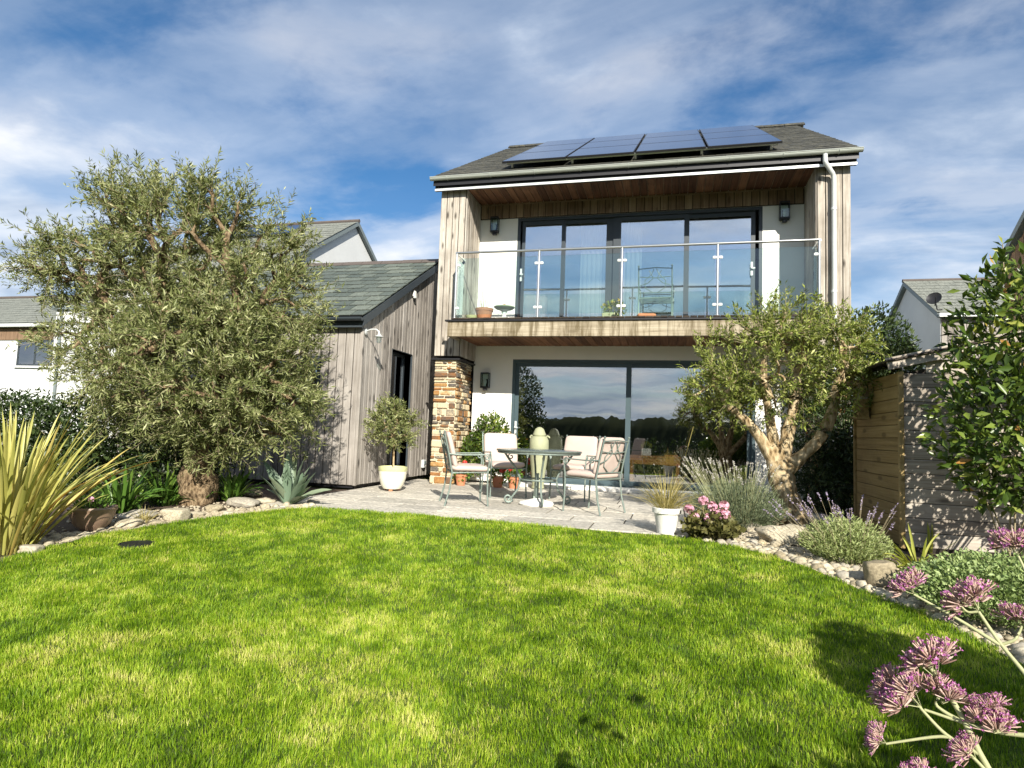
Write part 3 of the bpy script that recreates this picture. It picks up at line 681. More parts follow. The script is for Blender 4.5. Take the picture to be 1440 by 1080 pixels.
for z in (4.6, 3.3, 2.4): MB().lathe([(.037, -.02), (.043, -.02), (.043, .02), (.037, .02)], 14, (xd, 10.42, z)).build('pipe_collar', M['pipe'], dp)

# solar panels on the roof
def on_roof(px, py, lift):
    d = ray(px, py); p0 = roof_pt(0, 0, lift); nn = Vector((0, -math.sin(TA), math.cos(TA)))
    t = (p0 - Vector((0, 0, HC))).dot(nn) / d.dot(nn); q = Vector((0, 0, HC)) + d * t
    return q.x, (q.y - p0.y) / math.cos(TA)
LIFT = 0.15
(x0, s0), (x1, s1), (x2, s2), (x3, s3) = [on_roof(*p, LIFT) for p in ((698, 228), (1103, 201), (1060, 176.5), (776, 199.6))]
print('solar', x0, s0, x1, s1, x2, s2, x3, s3)
sx0, sx1, ss0, ss1 = (x0 + x3) / 2, (x1 + x2) / 2, (s0 + s1) / 2, (s2 + s3) / 2
pr_ = roof_pt((sx0 + sx1) / 2, ss0, .05)
sa = empty('solar_array', pr_, 'dark blue solar panels on rails over the mossy slate roof', 'solar panels')
for c in range(4):
    for r in range(3):
        pw, ph = (sx1 - sx0) / 4, (ss1 - ss0) / 3; p = roof_pt(sx0 + (c + .5) * pw, ss0 + (r + .5) * ph, LIFT)
        o = piece('solar_panel', (pw - .03, ph - .05, .035), p, M['black'], sa, .003, (TA, 0, 0))
        g = piece('cell_sheet', (pw - .06, ph - .08, .006), (0, 0, .0165), M['solar'], None, .001); g.parent = o
for s in (ss0 + .25, (ss0 + ss1) / 2, ss1 - .25):
    piece('rail', (sx1 - sx0 - .1, .04, .04), roof_pt((sx0 + sx1) / 2, s, LIFT - .04), M['steel'], sa, .003, (TA, 0, 0))
for c in range(5):
    x = sx0 + .15 + c * (sx1 - sx0 - .3) / 4
    for s in (ss0 + .25, ss1 - .25): piece('roof_hook', (.04, .05, .12), roof_pt(x, s, .07), M['steel'], sa, .003, (TA, 0, 0))

# ------------------------------------------------------------------ the annex beside the house
XA, YA = -4.72, 8.9
annex = empty('annex', (-6.5, YA, 0), 'low timber annex with green slate roof beside the house', 'annex')
YR, ZR, ZE = 11.85, 4.36, 2.66; TB = math.atan2(ZR - ZE, YR - YA + .12)
def rake(y): return ZE + (y - YA + .12) * math.tan(TB) - .10 if y < YR else ZR - (y - YR) * math.tan(TB) - .1
dy0, dy1, dz1 = 10.02, 10.88, 2.33
aw = MB(); aw.box(-9.4, XA - .03, YA + .03, YA + .2, .04, ZE - .02); aw.box(-9.4, -9.2, YA + .2, 14.5, 0, ZE)
for y0, y1, z0 in ((YA + .2, dy0, 0), (dy1, 14.6, 0)): aw.box(XA - .2, XA - .03, y0, y1, .04, 2.4)
aw.box(XA - .2, XA - .03, dy0, dy1, dz1, 2.4); aw.prism([(YA + .2, 2.4), (YA + .2, rake(YA + .2)), (YR, rake(YR)), (14.6, rake(14.6)), (14.6, 2.4)], 0, XA - .2, XA - .03)
aw = aw.build('annex_wall', M['deck'], annex)
boards_v(aw, M['annexw'], 'x', YA + .025, dy0, XA - .012, .05, 0, .13, zf=rake)
boards_v(aw, M['annexw'], 'x', dy0, dy1, XA - .012, dz1, 0, .13, zf=rake)
boards_v(aw, M['annexw'], 'x', dy1, 12.6, XA - .012, .05, 0, .13, zf=rake)
wx0, wx1, wz0, wz1 = -6.35, -5.43, 1.2, 2.06
boards_v(aw, M['annexw'], 'y', -9.4, wx0, YA + .01, .05, ZE - .06, .13); boards_v(aw, M['annexw'], 'y', wx1, XA, YA + .01, .05, ZE - .06, .13)
boards_v(aw, M['annexw'], 'y', wx0, wx1, YA + .01, .05, wz0, .13); boards_v(aw, M['annexw'], 'y', wx0, wx1, YA + .01, wz1, ZE - .06, .13)
piece('corner_trim', (.05, .05, 2.45), (XA + .003, YA - .005, 1.27), M['annexw'], aw)
MB().box(-9.3, XA - .02, YA + .04, YA + .1, 0, .05).box(XA - .1, XA - .04, YA + .1, 12.6, 0, .045).build('plinth', M['black'], annex)
wn = MB(); wn.box(wx0, wx1, YA - .012, YA + .03, wz1 - .05, wz1); wn.box(wx0, wx1, YA - .012, YA + .03, wz0, wz0 + .05); wn.box(wx0, wx0 + .05, YA - .011, YA + .03, wz0 + .05, wz1 - .05); wn.box(wx1 - .05, wx1, YA - .011, YA + .03, wz0 + .05, wz1 - .05)
wn = wn.build('window', M['frame'], annex); MB().box(wx0 + .05, wx1 - .05, YA + .004, YA + .012, wz0 + .05, wz1 - .05).build('pane', M['glassd'], wn)
MB().box(wx0 + .05, wx1 - .05, YA + .025, YA + .029, wz0 + .05, wz1 - .05).build('blind', M['dark'], wn)
# recessed side door
da = MB(); t = .06; xr = XA - .15
da.box(xr - .05, xr, dy0, dy0 + t, .06, dz1); da.box(xr - .05, xr, dy1 - t, dy1, .06, dz1); da.box(xr - .05, xr, dy0 + t, dy1 - t, dz1 - t, dz1); da.box(xr - .05, xr, dy0 + t, dy1 - t, .06, .2)
da = da.build('side_door', M['frame'], annex)
MB().box(xr - .03, xr - .022, dy0 + t, dy1 - t, .2, dz1 - t).build('pane', M['glassd'], da)
MB().box(xr - .06, xr - .052, dy0 + t, dy1 - t, .2, dz1 - t).build('blind', M['white'], da)
MB().box(xr - .002, xr + .02, dy1 - .1, dy1 - .06, .95, 1.2).build('handle', M['steel'], da)
rv = MB(); rv.box(xr, XA - .0, dy0 - .012, dy0, .06, dz1); rv.box(xr, XA - .0, dy1, dy1 + .012, .06, dz1); rv.box(xr, XA, dy0, dy1, dz1, dz1 + .012); rv.build('door_reveal', M['frame'], annex)
# roof of the annex
ar = MB().prism([(YA - .12, ZE), (YR, ZR), (14.8, ZR - (14.8 - YR) * math.tan(TB)), (14.8, ZR - (14.8 - YR) * math.tan(TB) - .1), (YR, ZR - .1), (YA - .12, ZE - .1)], 0, -9.5, XA + .06).build('roof', M['black'], annex)
def aroof(x, s, lift=0.0): return Vector((x, YA - .16 + s * math.cos(TB) - lift * math.sin(TB), ZE + .005 + s * math.sin(TB) + lift * math.cos(TB)))
slate_field(-9.5, XA + .08, (YR - YA + .16) / math.cos(TB), aroof, TB, 0.29, 0.262, 'slate', M['slate'], ar, True)
x = -9.5
while x < XA:
    MB().prism([(-.13, -.07), (0, .03), (.13, -.07), (.11, -.09), (0, .005), (-.11, -.09)], 0, 0, .44).build('ridge_tile', M['ridge'], ar).location = (x, YR, ZR + .055 + random.uniform(-.004, .004)); x += .45
MB().prism([(YA - .13, ZE - .0), (YR, ZR - .0), (YR, ZR - .14), (YA - .13, ZE - .14)], 0, XA + .061, XA + .08).build('verge_board', M['frame'], annex)
ga = MB()
pa = [(YA - .21 + .055 * math.cos(a), ZE - .02 + .055 * math.sin(a)) for a in np.linspace(math.pi, 2 * math.pi, 9)]
pb = [(YA - .21 + .049 * math.cos(a), ZE - .02 + .049 * math.sin(a)) for a in np.linspace(math.pi, 2 * math.pi, 9)]
for i in range(8): ga.prism([pa[i], pa[i + 1], pb[i + 1], pb[i]], 0, -9.5, XA + .09)
ga.prism(pa, 0, XA + .085, XA + .092); ga.build('gutter', M['frame'], annex)
MB().box(-9.45, XA + .05, YA - .13, YA - .10, ZE - .16, ZE - .005).build('fascia', M['frame'], annex)
s = empty('motion_sensor', (XA + .02, 10.75, 3.42), 'small white motion sensor under the annex roof verge', 'sensor')
MB().cbox(.05, .09, .11, .012, Matrix.Translation((.02, 0, .05))).build('housing', M['white'], s, world=False); MB().lathe([(.035, 0), (.03, -.03), (.01, -.04)], 14, (.03, 0, 0)).build('lens', M['pipe'], s, world=False)
s = empty('wall_socket', (XA + .0, 11.6, .28), 'pale outdoor socket box low on the timber wall by pillar', 'socket')
MB().cbox(.06, .1, .16, .01, Matrix.Translation((.03, 0, 0))).build('box', M['pipe'], s, world=False); MB().cbox(.02, .08, .07, .006, Matrix.Translation((.068, 0, .02))).build('cover', M['fascia'], s, world=False)
s = empty('swan_neck_lamp', (XA + .01, YA + .06, 2.46), 'white swan neck lamp at the corner of the timber annex', 'wall lamp')
MB().lathe([(.05, 0), (.05, .02), (.02, .03)], 16).build('wall_plate', M['pipe'], s, world=False).rotation_euler = (0, math.pi / 2, 0)
MB().tube([(0, 0, 0), (.1, 0, .035), (.19, 0, .035), (.24, 0, .0), (.245, 0, -.04)], .011, 8).build('arm', M['pipe'], s, True, False)
MB().lathe([(.016, 0), (.026, -.025), (.075, -.055), (.072, -.058), (.024, -.03), (.012, -.01)], 18, (.245, 0, -.03)).build('lamp_shade', M['pipe'], s, True, False)
MB().lathe([(.028, 0), (.04, -.04), (.03, -.1), (.008, -.115)], 14, (.245, 0, -.070)).build('bulb_glass', M['glassb'], s, True, False)

# ------------------------------------------------------------------ lanterns
def lantern(loc, label, w=.15, h=.30):
    s = empty('wall_lantern', loc, label, 'wall lantern', 'box lanterns on the white walls')
    f = MB(); t = .012; d = .12
    f.box(-w / 2, w / 2, -d - .02, -.02, h - .02, h); f.box(-w / 2, w / 2, -d - .02, -.02, 0, .03); f.box(-.03, .03, -.02, 0, .02, h * .6)
    for x in (-w / 2, w / 2 - t):
        for y in (-d - .02, -.02 - t): f.box(x, x + t, y, y + t, .03, h - .02)
    f.build('cage', M['black'], s, world=False)
    MB().box(-.035, .035, -d + .005, -.045, -.045, -.001).build('lamp_base', M['black'], s, world=False)
    g = MB()
    for a in ((-w / 2 + t, w / 2 - t, -d - .016, -d - .013, .03, h - .02), (-w / 2 + .003, -w / 2 + .006, -d - .008, -.032, .03, h - .02), (w / 2 - .006, w / 2 - .003, -d - .008, -.032, .03, h - .02)): g.box(*a)
    g.build('glass', M['glassb'], s, world=False)
    MB().lathe([(.016, .03), (.016, .06), (.028, .10), (.03, .13), (.018, .16), (.003, .17)], 12, (0, -d / 2 - .02, 0)).build('bulb', M['white'], s, True, False)
q = at_y(697, 329, YB); lantern((q.x, YB - .001, q.z), 'dark box lantern on balcony wall above the terracotta pot')
q = at_y(1102, 311, YB); lantern((q.x, YB - .001, q.z), 'dark box lantern on balcony wall beside the downpipe', .16, .31)
q = at_y(683.6, 546, YB); lantern((q.x, YB - .001, q.z), 'black box lantern beside the patio door under the balcony', .16, .29)

# ------------------------------------------------------------------ patio furniture
def scroll(c, r, turns, start, plane, sg=1, n=18):
    """flat spiral round c in the plane spanned by two vectors"""
    u, v = plane; out = []
    for i in range(n + 1):
        t = i / n; a = start + sg * turns * 2 * math.pi * t; rr = r * (1 - .8 * t)
        out.append(Vector(c) + u * rr * math.cos(a) + v * rr * math.sin(a))
    return out
def make_chair(loc, rz, label):
    """faces local +x"""
    s = empty('patio_chair', loc, label, 'chair', 'metal patio chairs round the table', rz)
    X, Y, Z = Vector((1, 0, 0)), Vector((0, 1, 0)), Vector((0, 0, 1)); r = .0115; w = .27
    MB().tube([(.24, -w, .425), (.24, w, .425), (-.22, w, .42), (-.22, -w, .42)], r, 8, True).build('seat_frame', M['iron'], s, True, False)
    for i in range(6): MB().box(-.22 + i * .077, -.19 + i * .077, -w, w, .418, .424).build('seat_slat', M['iron'], s, world=False)
    for y in (-w, w):
        MB().tube([(.255, y * 1.02, 0.0), (.245, y, .18), (.24, y, .42), (.255, y * 1.03, .56), (.235, y * 1.05, .63)], [.012, .011, .011, .011, .010], 8).build('leg', M['iron'], s, True, False)
        MB().tube([(-.30, y * 1.02, 0.0), (-.245, y, .2), (-.22, y, .42), (-.27, y, .66), (-.335, y, .92)], [.012, .011, .0115, .011, .010], 8).build('leg', M['iron'], s, True, False)
        ap = [(-.275, y, .655), (-.12, y * 1.05, .645), (.08, y * 1.07, .65), (.21, y * 1.06, .655)]
        MB().tube(ap + scroll((.225, y * 1.06, .62), .04, 1.4, math.pi / 2, (X, Z), -1), .009, 7).build('arm', M['iron'], s, True, False)
        MB().lathe([(.004, 0), (.014, .008), (.016, .018), (.008, .028), (.001, .034)], 10, (-.337, y, .918)).build('finial', M['iron'], s, True, False)
    MB().tube([(-.325, -w, .885), (-.345, 0, .90), (-.325, w, .885)], .009, 7).build('top_rail', M['iron'], s, True, False)
    MB().tube([(-.235, -w, .50), (-.24, w, .50)], .008, 6).build('back_rail', M['iron'], s, True, False)
    o = MB()
    def bk(y, z): return (-.22 - (z - .42) * .225, y, z)
    for sg in (-1, 1):
        o.tube([bk(sg * .03, .50), bk(sg * .16, .58), bk(sg * .17, .70), bk(sg * .06, .80), bk(sg * .02, .885)], .007, 6)
        o.tube([bk(sg * .245, .62), bk(sg * .12, .66), bk(sg * .03, .74), bk(sg * .10, .86)], .007, 6)
    o.tube([bk(-.25, .76), bk(0, .74), bk(.25, .76)], .007, 6); o.build('back_ornament', M['iron'], s, True, False)
    return s
def pillow(name, sx, sy, sz, loc, rot, label, group, parent_rz):
    n = 14; V = []; F = []
    def sup(a): return math.copysign(abs(a) ** .22, a)
    for i in range(n + 1):
        ph = -math.pi / 2 + math.pi * i / n
        for k in range(28):
            th = 2 * math.pi * k / 28; c = math.copysign(abs(math.cos(ph)) ** .4, math.cos(ph))
            V.append((sx / 2 * c * sup(math.cos(th)), sy / 2 * c * sup(math.sin(th)), sz / 2 * math.copysign(abs(math.sin(ph)) ** .7, math.sin(ph))))
    for i in range(n):
        for k in range(28): F.append((i * 28 + k, i * 28 + (k + 1) % 28, (i + 1) * 28 + (k + 1) % 28, (i + 1) * 28 + k))
    V = np.array(V); V[:, 2] += (vnoise(V * 1.0, 9.0, int(loc[0] * 50) % 97) - .5) * .020 + (vnoise(V * 1.0, 22.0, 7) - .5) * .007
    me = mesh_np(V, [np.array(F)], None, True); o = obj(name, me, M['cushion'])
    o.matrix_world = Matrix.Translation(loc) @ Matrix.Rotation(parent_rz, 4, 'Z') @ rot; tag(o, label, 'cushion', group); return o
def cushions(ch, d, dz=0.0):
    rz = ch.rotation_euler.z; Rm = Matrix.Rotation(rz, 4, 'Z'); L = Vector(ch.location)
    a = L + Rm @ Vector((.02, 0, .468 + dz)); b = L + Rm @ Vector((-.225, 0, .70 + dz))
    pillow('seat_cushion', .50, .51, .09, a, Matrix.Identity(4), 'beige seat cushion on ' + d, 'beige chair cushions', rz)
    pillow('back_cushion', .48, .53, .085, b, Matrix.Rotation(math.radians(77), 4, 'Y'), 'beige back cushion on ' + d, 'beige chair cushions', rz)
def facing(a, b): return math.atan2(b[1] - a[1], b[0] - a[0])
TC = (-1.72, 8.38)
chairs = [((-2.60, 7.93), facing((-2.60, 7.93), TC), 'the chair seen side on before the stone pillar', 'verdigris metal patio chair standing side on before the stone pillar'),
          ((-2.42, 9.22), facing((-2.42, 9.22), TC) - .15, 'the chair before the leafy climber', 'verdigris metal patio chair backed by the leafy climber'),
          ((-1.38, 9.35), facing((-1.38, 9.35), TC) + .1, 'the chair in front of the patio door glass', 'verdigris metal patio chair with its back to the patio door'),
          ((-0.93, 7.98), math.radians(152), 'the chair turned to show its scrolled back', 'verdigris metal patio chair showing its open scrolled back')]
for (x, y), rz, d, lab in chairs:
    c = make_chair((x, y, 0.001), rz, lab); cushions(c, d, .002)
tb = empty('patio_table', (TC[0], TC[1], 0.001), 'round mottled patio table on scrolled metal legs', 'table')
MB().lathe([(.03, .70), (.55, .70), (.575, .705), (.58, .718), (.572, .73), (.55, .733), (.03, .733)], 48).build('table_top', M['tabletop'], tb, True, False)
MB().tube([(.55 * math.cos(a), .55 * math.sin(a), .69) for a in np.linspace(0, 2 * math.pi, 40)[:-1]], .014, 8, True).build('rim', M['iron'], tb, True, False)
MB().tube([(.24 * math.cos(a), .24 * math.sin(a), .33) for a in np.linspace(0, 2 * math.pi, 28)[:-1]], .011, 8, True).build('stretcher_ring', M['iron'], tb, True, False)
for k in range(4):
    a = math.radians(20 + 90 * k); U = Vector((math.cos(a), math.sin(a), 0)); Z = Vector((0, 0, 1))
    P = [U * .47 + Z * .69, U * .41 + Z * .60, U * .31 + Z * .48, U * .245 + Z * .34, U * .27 + Z * .2, U * .36 + Z * .08] + scroll(U * .40 + Z * .075, .06, 1.3, -2.6, (U, Z), 1)
    MB().tube(P, .014, 8).build('leg', M['iron'], tb, True, False)
    MB().tube(scroll(U * .38 + Z * .63, .045, 1.2, 2.0, (U, Z), -1), .009, 6).build('bracket_scroll', M['iron'], tb, True, False)
pb_ = empty('parasol_base', (TC[0], TC[1] - .06, 0.001), 'white disc parasol base under the round patio table', 'parasol base')
MB().lathe([(.23, 0), (.24, .02), (.22, .045), (.1, .07), (.04, .085), (.04, .09)], 32).build('weight_disc', M['white'], pb_, True, False)
MB().tube([(0, 0, .08), (0, 0, .42)], .024, 12).build('tube', M['iron'], pb_, True, False)
MB().tube([(.02, 0, .14), (.08, 0, .14)], .008, 8).lathe([(.02, 0), (.025, .01), (.02, .02)], 10, (.085, 0, .13)).build('clamp_screw', M['black'], pb_, True, False)

# ------------------------------------------------------------------ foliage builders
def in_ellipsoids(E, n, shell=.45):
    vol = np.array([e[3] * e[4] * e[5] for e in E]); k = rng.choice(len(E), n, p=vol / vol.sum()); E = np.array(E)[k]
    d = unit(rng.normal(size=(n, 3))); r = (shell ** 3 + (1 - shell ** 3) * rng.random(n)) ** (1 / 3)
    r *= 0.82 + 0.36 * vnoise(d * 1.0 + E[:, :3], 2.2, 3)
    return E[:, :3] + d * E[:, 3:] * r[:, None], d
def grow(p, d, T, r0, twigs, limbs, lvl=0, jit=.12, stop=4):
    n = len(T)
    if n <= stop:
        for t in T: twigs.append((p, d, t))
        return
    c = T.mean(0); v = c - p; L = np.linalg.norm(v); fr = .45 if lvl else .5
    q = p + v * fr + rng.normal(size=3) * jit * L * .35
    mid = p + d * L * fr * .35 + (q - p) * .15
    mid = (p + q) / 2 * .5 + mid * .5 + rng.normal(size=3) * jit * L * .1
    ts = np.linspace(0, 1, 6)[:, None]; P = (1 - ts) ** 2 * p + 2 * ts * (1 - ts) * mid + ts ** 2 * q
    ra = r0 * n ** .46; K = 3 if n > 30 else 2
    k0 = rng.choice(n, K, replace=False); ctr = T[k0]
    for _ in range(5):
        a = np.argmin(((T[:, None] - ctr[None]) ** 2).sum(-1), 1)
        ctr = np.array([T[a == j].mean(0) if (a == j).any() else ctr[j] for j in range(K)])
    m = max((a == j).sum() for j in range(K))
    limbs.append((P, np.linspace(ra, r0 * m ** .46 * 1.05, 6))); nd_ = unit(P[-1] - P[-2])
    for j in range(K):
        if (a == j).any(): grow(q, nd_, T[a == j], r0, twigs, limbs, lvl + 1, jit, stop)
def sprigs(twigs, Ll, Lw, per, lenmax, center, up=.25, spread=.75, twr=.003):
    """leafy twigs: opposite leaves along the outer part of each twig"""
    P = []; D = []; Nn = []; W_ = []; paths = []
    for p, d, t in twigs:
        v = t - p; L = np.linalg.norm(v) + 1e-6; out = unit(t - center); e = unit(unit(v) + out * .5 + np.array([0, 0, up]) + rng.normal(size=3) * .22)
        ln = lenmax * rng.uniform(.55, 1.0); tip = t + e * ln * .5
        ts = np.linspace(0, 1, 7)[:, None]; c1 = p + d * L * .3 + v * .3; Q = (1 - ts) ** 2 * p + 2 * ts * (1 - ts) * c1 + ts ** 2 * tip
        paths.append((Q, np.linspace(twr * 1.6, twr * .4, 7)))
        n = per; s = rng.uniform(max(0, 1 - ln / (L + ln * .5)), 1, n); s[-1] = 1
        B = (1 - s)[:, None] ** 2 * p + 2 * (s * (1 - s))[:, None] * c1 + (s ** 2)[:, None] * tip
        tg = unit(2 * (1 - s)[:, None] * (c1 - p) + 2 * s[:, None] * (tip - c1))
        pe = unit(np.cross(tg, rng.normal(size=(n, 3)))); dd = unit(tg * rng.uniform(.35, 1.0, (n, 1)) + pe * spread + np.array([0, 0, .12]))
        P.append(B); D.append(dd); Nn.append(unit(np.cross(dd, np.cross(tg, dd)) + rng.normal(size=(n, 3)) * .6)); W_.append(np.full(n, rng.normal(0, .13)))
    P = np.concatenate(P); D = np.concatenate(D); Nn = np.concatenate(Nn); n = len(P)
    # denser, more even coverage: shift each leaf a little off the twig
    P = P + rng.normal(size=P.shape) * .012
    L = Ll * rng.uniform(.6, 1.2, n); rn = np.clip(rng.normal(.5, .2, n) + np.concatenate(W_), 0, 1)
    return leaf_mesh(P, D, Nn, L, L * Lw * rng.uniform(.8, 1.2, n), rn, .25, .05), paths
def gnarled(paths, n=18, amp=.16, fscale=7.0, sub=5):
    """thick lumpy trunk tubes"""
    out = []; V = []; F = []; base = 0
    for P, R in paths:
        P = np.asarray(P, float); R = np.asarray(R, float); m = len(P); tt = np.linspace(0, m - 1, (m - 1) * sub + 1)
        Q = np.stack([np.interp(tt, np.arange(m), P[:, k]) for k in range(3)], 1)
        for _ in range(3): Q[1:-1] = (Q[:-2] + 2 * Q[1:-1] + Q[2:]) / 4
        r = np.interp(tt, np.arange(m), R); v, f = tubes_np([(Q, r)], n); c = np.repeat(Q, n, 0); dv = v - c
        k = 1 + amp * 2 * (vnoise(v, fscale, 2) - .5) + amp * 1.2 * (vnoise(v, fscale * 2.6, 5) - .5) + amp * .8 * (vnoise(v * [1, 1, .3], fscale * 4, 7) - .5)
        V.append(c + dv * k[:, None]); F.append(f + base); base += len(v)
    return np.concatenate(V), np.concatenate(F)
def olive_tree(name, base, trunk, E, ntips, leaf, per, lenmax, lm, tm, label, center, r0=.0075, shell=.4, cat='olive tree', extra_tips=None, gn=.16, twigm=None):
    o = empty(name, base, label, cat); B = np.array(base, float)
    T, _ = in_ellipsoids(E, ntips, shell)
    if extra_tips is not None: T = np.concatenate([T, extra_tips])
    V, F = gnarled([(np.array(P), R) for P, R in trunk], amp=gn)
    ends = [np.array(P[-1]) for P, R in trunk if len(P) > 1]; dirs = [unit(np.array(P[-1]) - np.array(P[-2])) for P, R in trunk]
    starts = list(range(len(trunk))) if len(trunk) == 1 else list(range(1, len(trunk)))
    own = np.argmin(np.stack([((T - ends[i] - dirs[i] * .2) ** 2).sum(1) for i in starts], 1), 1)
    twigs, limbs = [], []
    for k, i in enumerate(starts):
        if (own == k).any(): grow(ends[i], dirs[i], T[own == k], r0, twigs, limbs)
    (LV, LF, LR), paths = sprigs(twigs, leaf[0], leaf[1], per, lenmax, np.array(center))
    v2, f2 = tubes_np(limbs, 7); obj('trunk', mesh_np(np.concatenate([V, v2]), [F, f2 + len(V)], None, True), tm, o)
    v3, f3 = tubes_np(paths, 3); tag(obj('twigs', mesh_np(v3, [f3], None, True), M['twig'], o), kind='stuff')
    obj('crown', mesh_np(LV, [LF], LR), lm, o); print(name, 'leaves', len(LF) // 2); return o
def E_(px, py, y, rx, ry, rz):
    q = at_y(px, py, y); return (q.x, q.y, q.z, rx, ry, rz)
def shrink(E, k, dz=0.0): return [(a, b, c + dz, d * k, e * k, f * k) for a, b, c, d, e, f in E]

# large olive by the lawn
b = at_g(277, 706); by = b.y
E = [E_(240, 330, by, 1.15, 1.1, 1.0), E_(115, 372, by + .1, .95, .9, .66), E_(365, 440, by, .95, 1.0, 1.15), E_(265, 500, by - .25, 1.5, 1.15, .95), E_(160, 480, by + .2, .9, .9, .6),
     E_(400, 330, by + .1, .42, .5, .5), E_(310, 275, by, .5, .6, .45), E_(180, 262, by, .48, .5, .42), E_(360, 550, by - .1, .85, .9, .55), E_(230, 565, by + .1, .9, .7, .42), E_(335, 585, by - .1, .85, .6, .40), E_(200, 575, by + .2, .8, .5, .35), E_(290, 612, by - .15, .75, .45, .26), E_(400, 590, by + .1, .4, .5, .35)]
E = shrink(E, .90, -.10)
def Wp(px, py, y): q = at_y(px, py, y); return (q.x, q.y, q.z)
trunk = [([(b.x, by, b.z - .05), (b.x + .01, by, b.z + .12), Wp(279, 670, by), Wp(281, 640, by), Wp(278, 605, by)], [.19, .205, .185, .125, .105]),
         ([Wp(278, 612, by), Wp(268, 570, by + .05), Wp(250, 520, by + .1), Wp(225, 450, by + .1)], [.10, .08, .065, .05]),
         ([Wp(279, 612, by), Wp(290, 570, by - .05), Wp(310, 520, by - .1), Wp(335, 460, by)], [.10, .08, .065, .05]),
         ([Wp(276, 600, by), Wp(235, 555, by + .15), Wp(185, 500, by + .25), Wp(150, 440, by + .2)], [.10, .08, .065, .05]),
         ([Wp(281, 600, by), Wp(320, 580, by + .1), Wp(365, 560, by + .1)], [.09, .07, .05])]
olive_tree('olive_tree', tuple(b), trunk, E, 2900, (.078, .20), 37, .46, M['olive'], M['barkd'], 'large bushy olive tree hiding the annex front', (E[0][0], by, 1.9), shell=.35, gn=.30)
# gnarled olive on the stony bed
b = at_g(1112, 742); by = b.y
E = [E_(1105, 515, by, .98, .95, .68), E_(1020, 545, by, .52, .6, .42), E_(1180, 520, by, .5, .6, .45), E_(1100, 455, by, .6, .6, .36), E_(1215, 502, by, .30, .4, .24), E_(1000, 560, by - .1, .36, .4, .34), E_(1160, 470, by, .5, .5, .3)]
trunk = [([(b.x, by, b.z - .05), Wp(1112, 720, by), Wp(1106, 695, by), Wp(1098, 670, by), Wp(1092, 648, by)], [.21, .15, .125, .12, .125]),
         ([Wp(1090, 658, by), Wp(1078, 630, by), Wp(1058, 600, by - .05), Wp(1030, 575, by - .1)], [.09, .06, .05, .036]),
         ([Wp(1092, 655, by), Wp(1088, 620, by + .05), Wp(1082, 585, by + .05), Wp(1078, 560, by)], [.085, .06, .048, .036]),
         ([Wp(1098, 655, by), Wp(1106, 620, by + .02), Wp(1112, 590, by + .1), Wp(1118, 560, by + .1)], [.09, .072, .062, .045]),
         ([Wp(1100, 662, by), Wp(1130, 640, by), Wp(1155, 615, by - .02), Wp(1168, 585, by), Wp(1175, 560, by)], [.095, .075, .066, .054, .04])]
xt_ = np.array([Wp(1095 + dx, 420 + dy, by) for dx, dy in ((0, 0), (4, 12), (-6, 15), (2, 25), (-3, -8), (10, 20))])
olive_tree('gnarled_olive', tuple(b), trunk, E, 780, (.060, .27), 30, .31, M['olive2'], M['bark'], 'gnarled olive with thick pale trunk on the stony bed', (b.x, by, 1.5), r0=.0062, shell=.3, extra_tips=xt_, gn=.24)
# potted standard olive
b = at_z(551, 690); pz = .385
E = [(b.x, b.y, 1.0, .40, .40, .36), (b.x - .1, b.y, 1.2, .25, .25, .2)]
pot = empty('cream_pot', tuple(b), 'cream glazed pot with lime rim holding the little olive', 'plant pot')
MB().lathe([(.10, .03), (.135, .035), (.175, .10), (.205, .20), (.215, .30)], 36).build('body', M['glaze'], pot, True, False)
MB().lathe([(.215, .30), (.222, .31), (.222, .365), (.20, .37), (.195, .34), (.19, .33), (.0, .33)], 36).build('rim', M['glazerim'], pot, True, False)
for k in range(3):
    a = 2.1 * k - 1.3; MB().cbox(.05, .05, .034, .006, Matrix.Translation((.1 * math.cos(a), .1 * math.sin(a), .017))).build('foot', M['terra'], pot, world=False)
olive_tree('potted_olive', (b.x, b.y, .33), [([(b.x, b.y, .30), (b.x + .005, b.y, .45), (b.x - .003, b.y, .60), (b.x, b.y, .72)], [.018, .015, .014, .014])], E, 210, (.058, .30), 26, .20, M['olive'], M['bark'], 'small standard olive with a round head in cream pot', (b.x, b.y, .95), r0=.003, shell=.2, gn=.05)

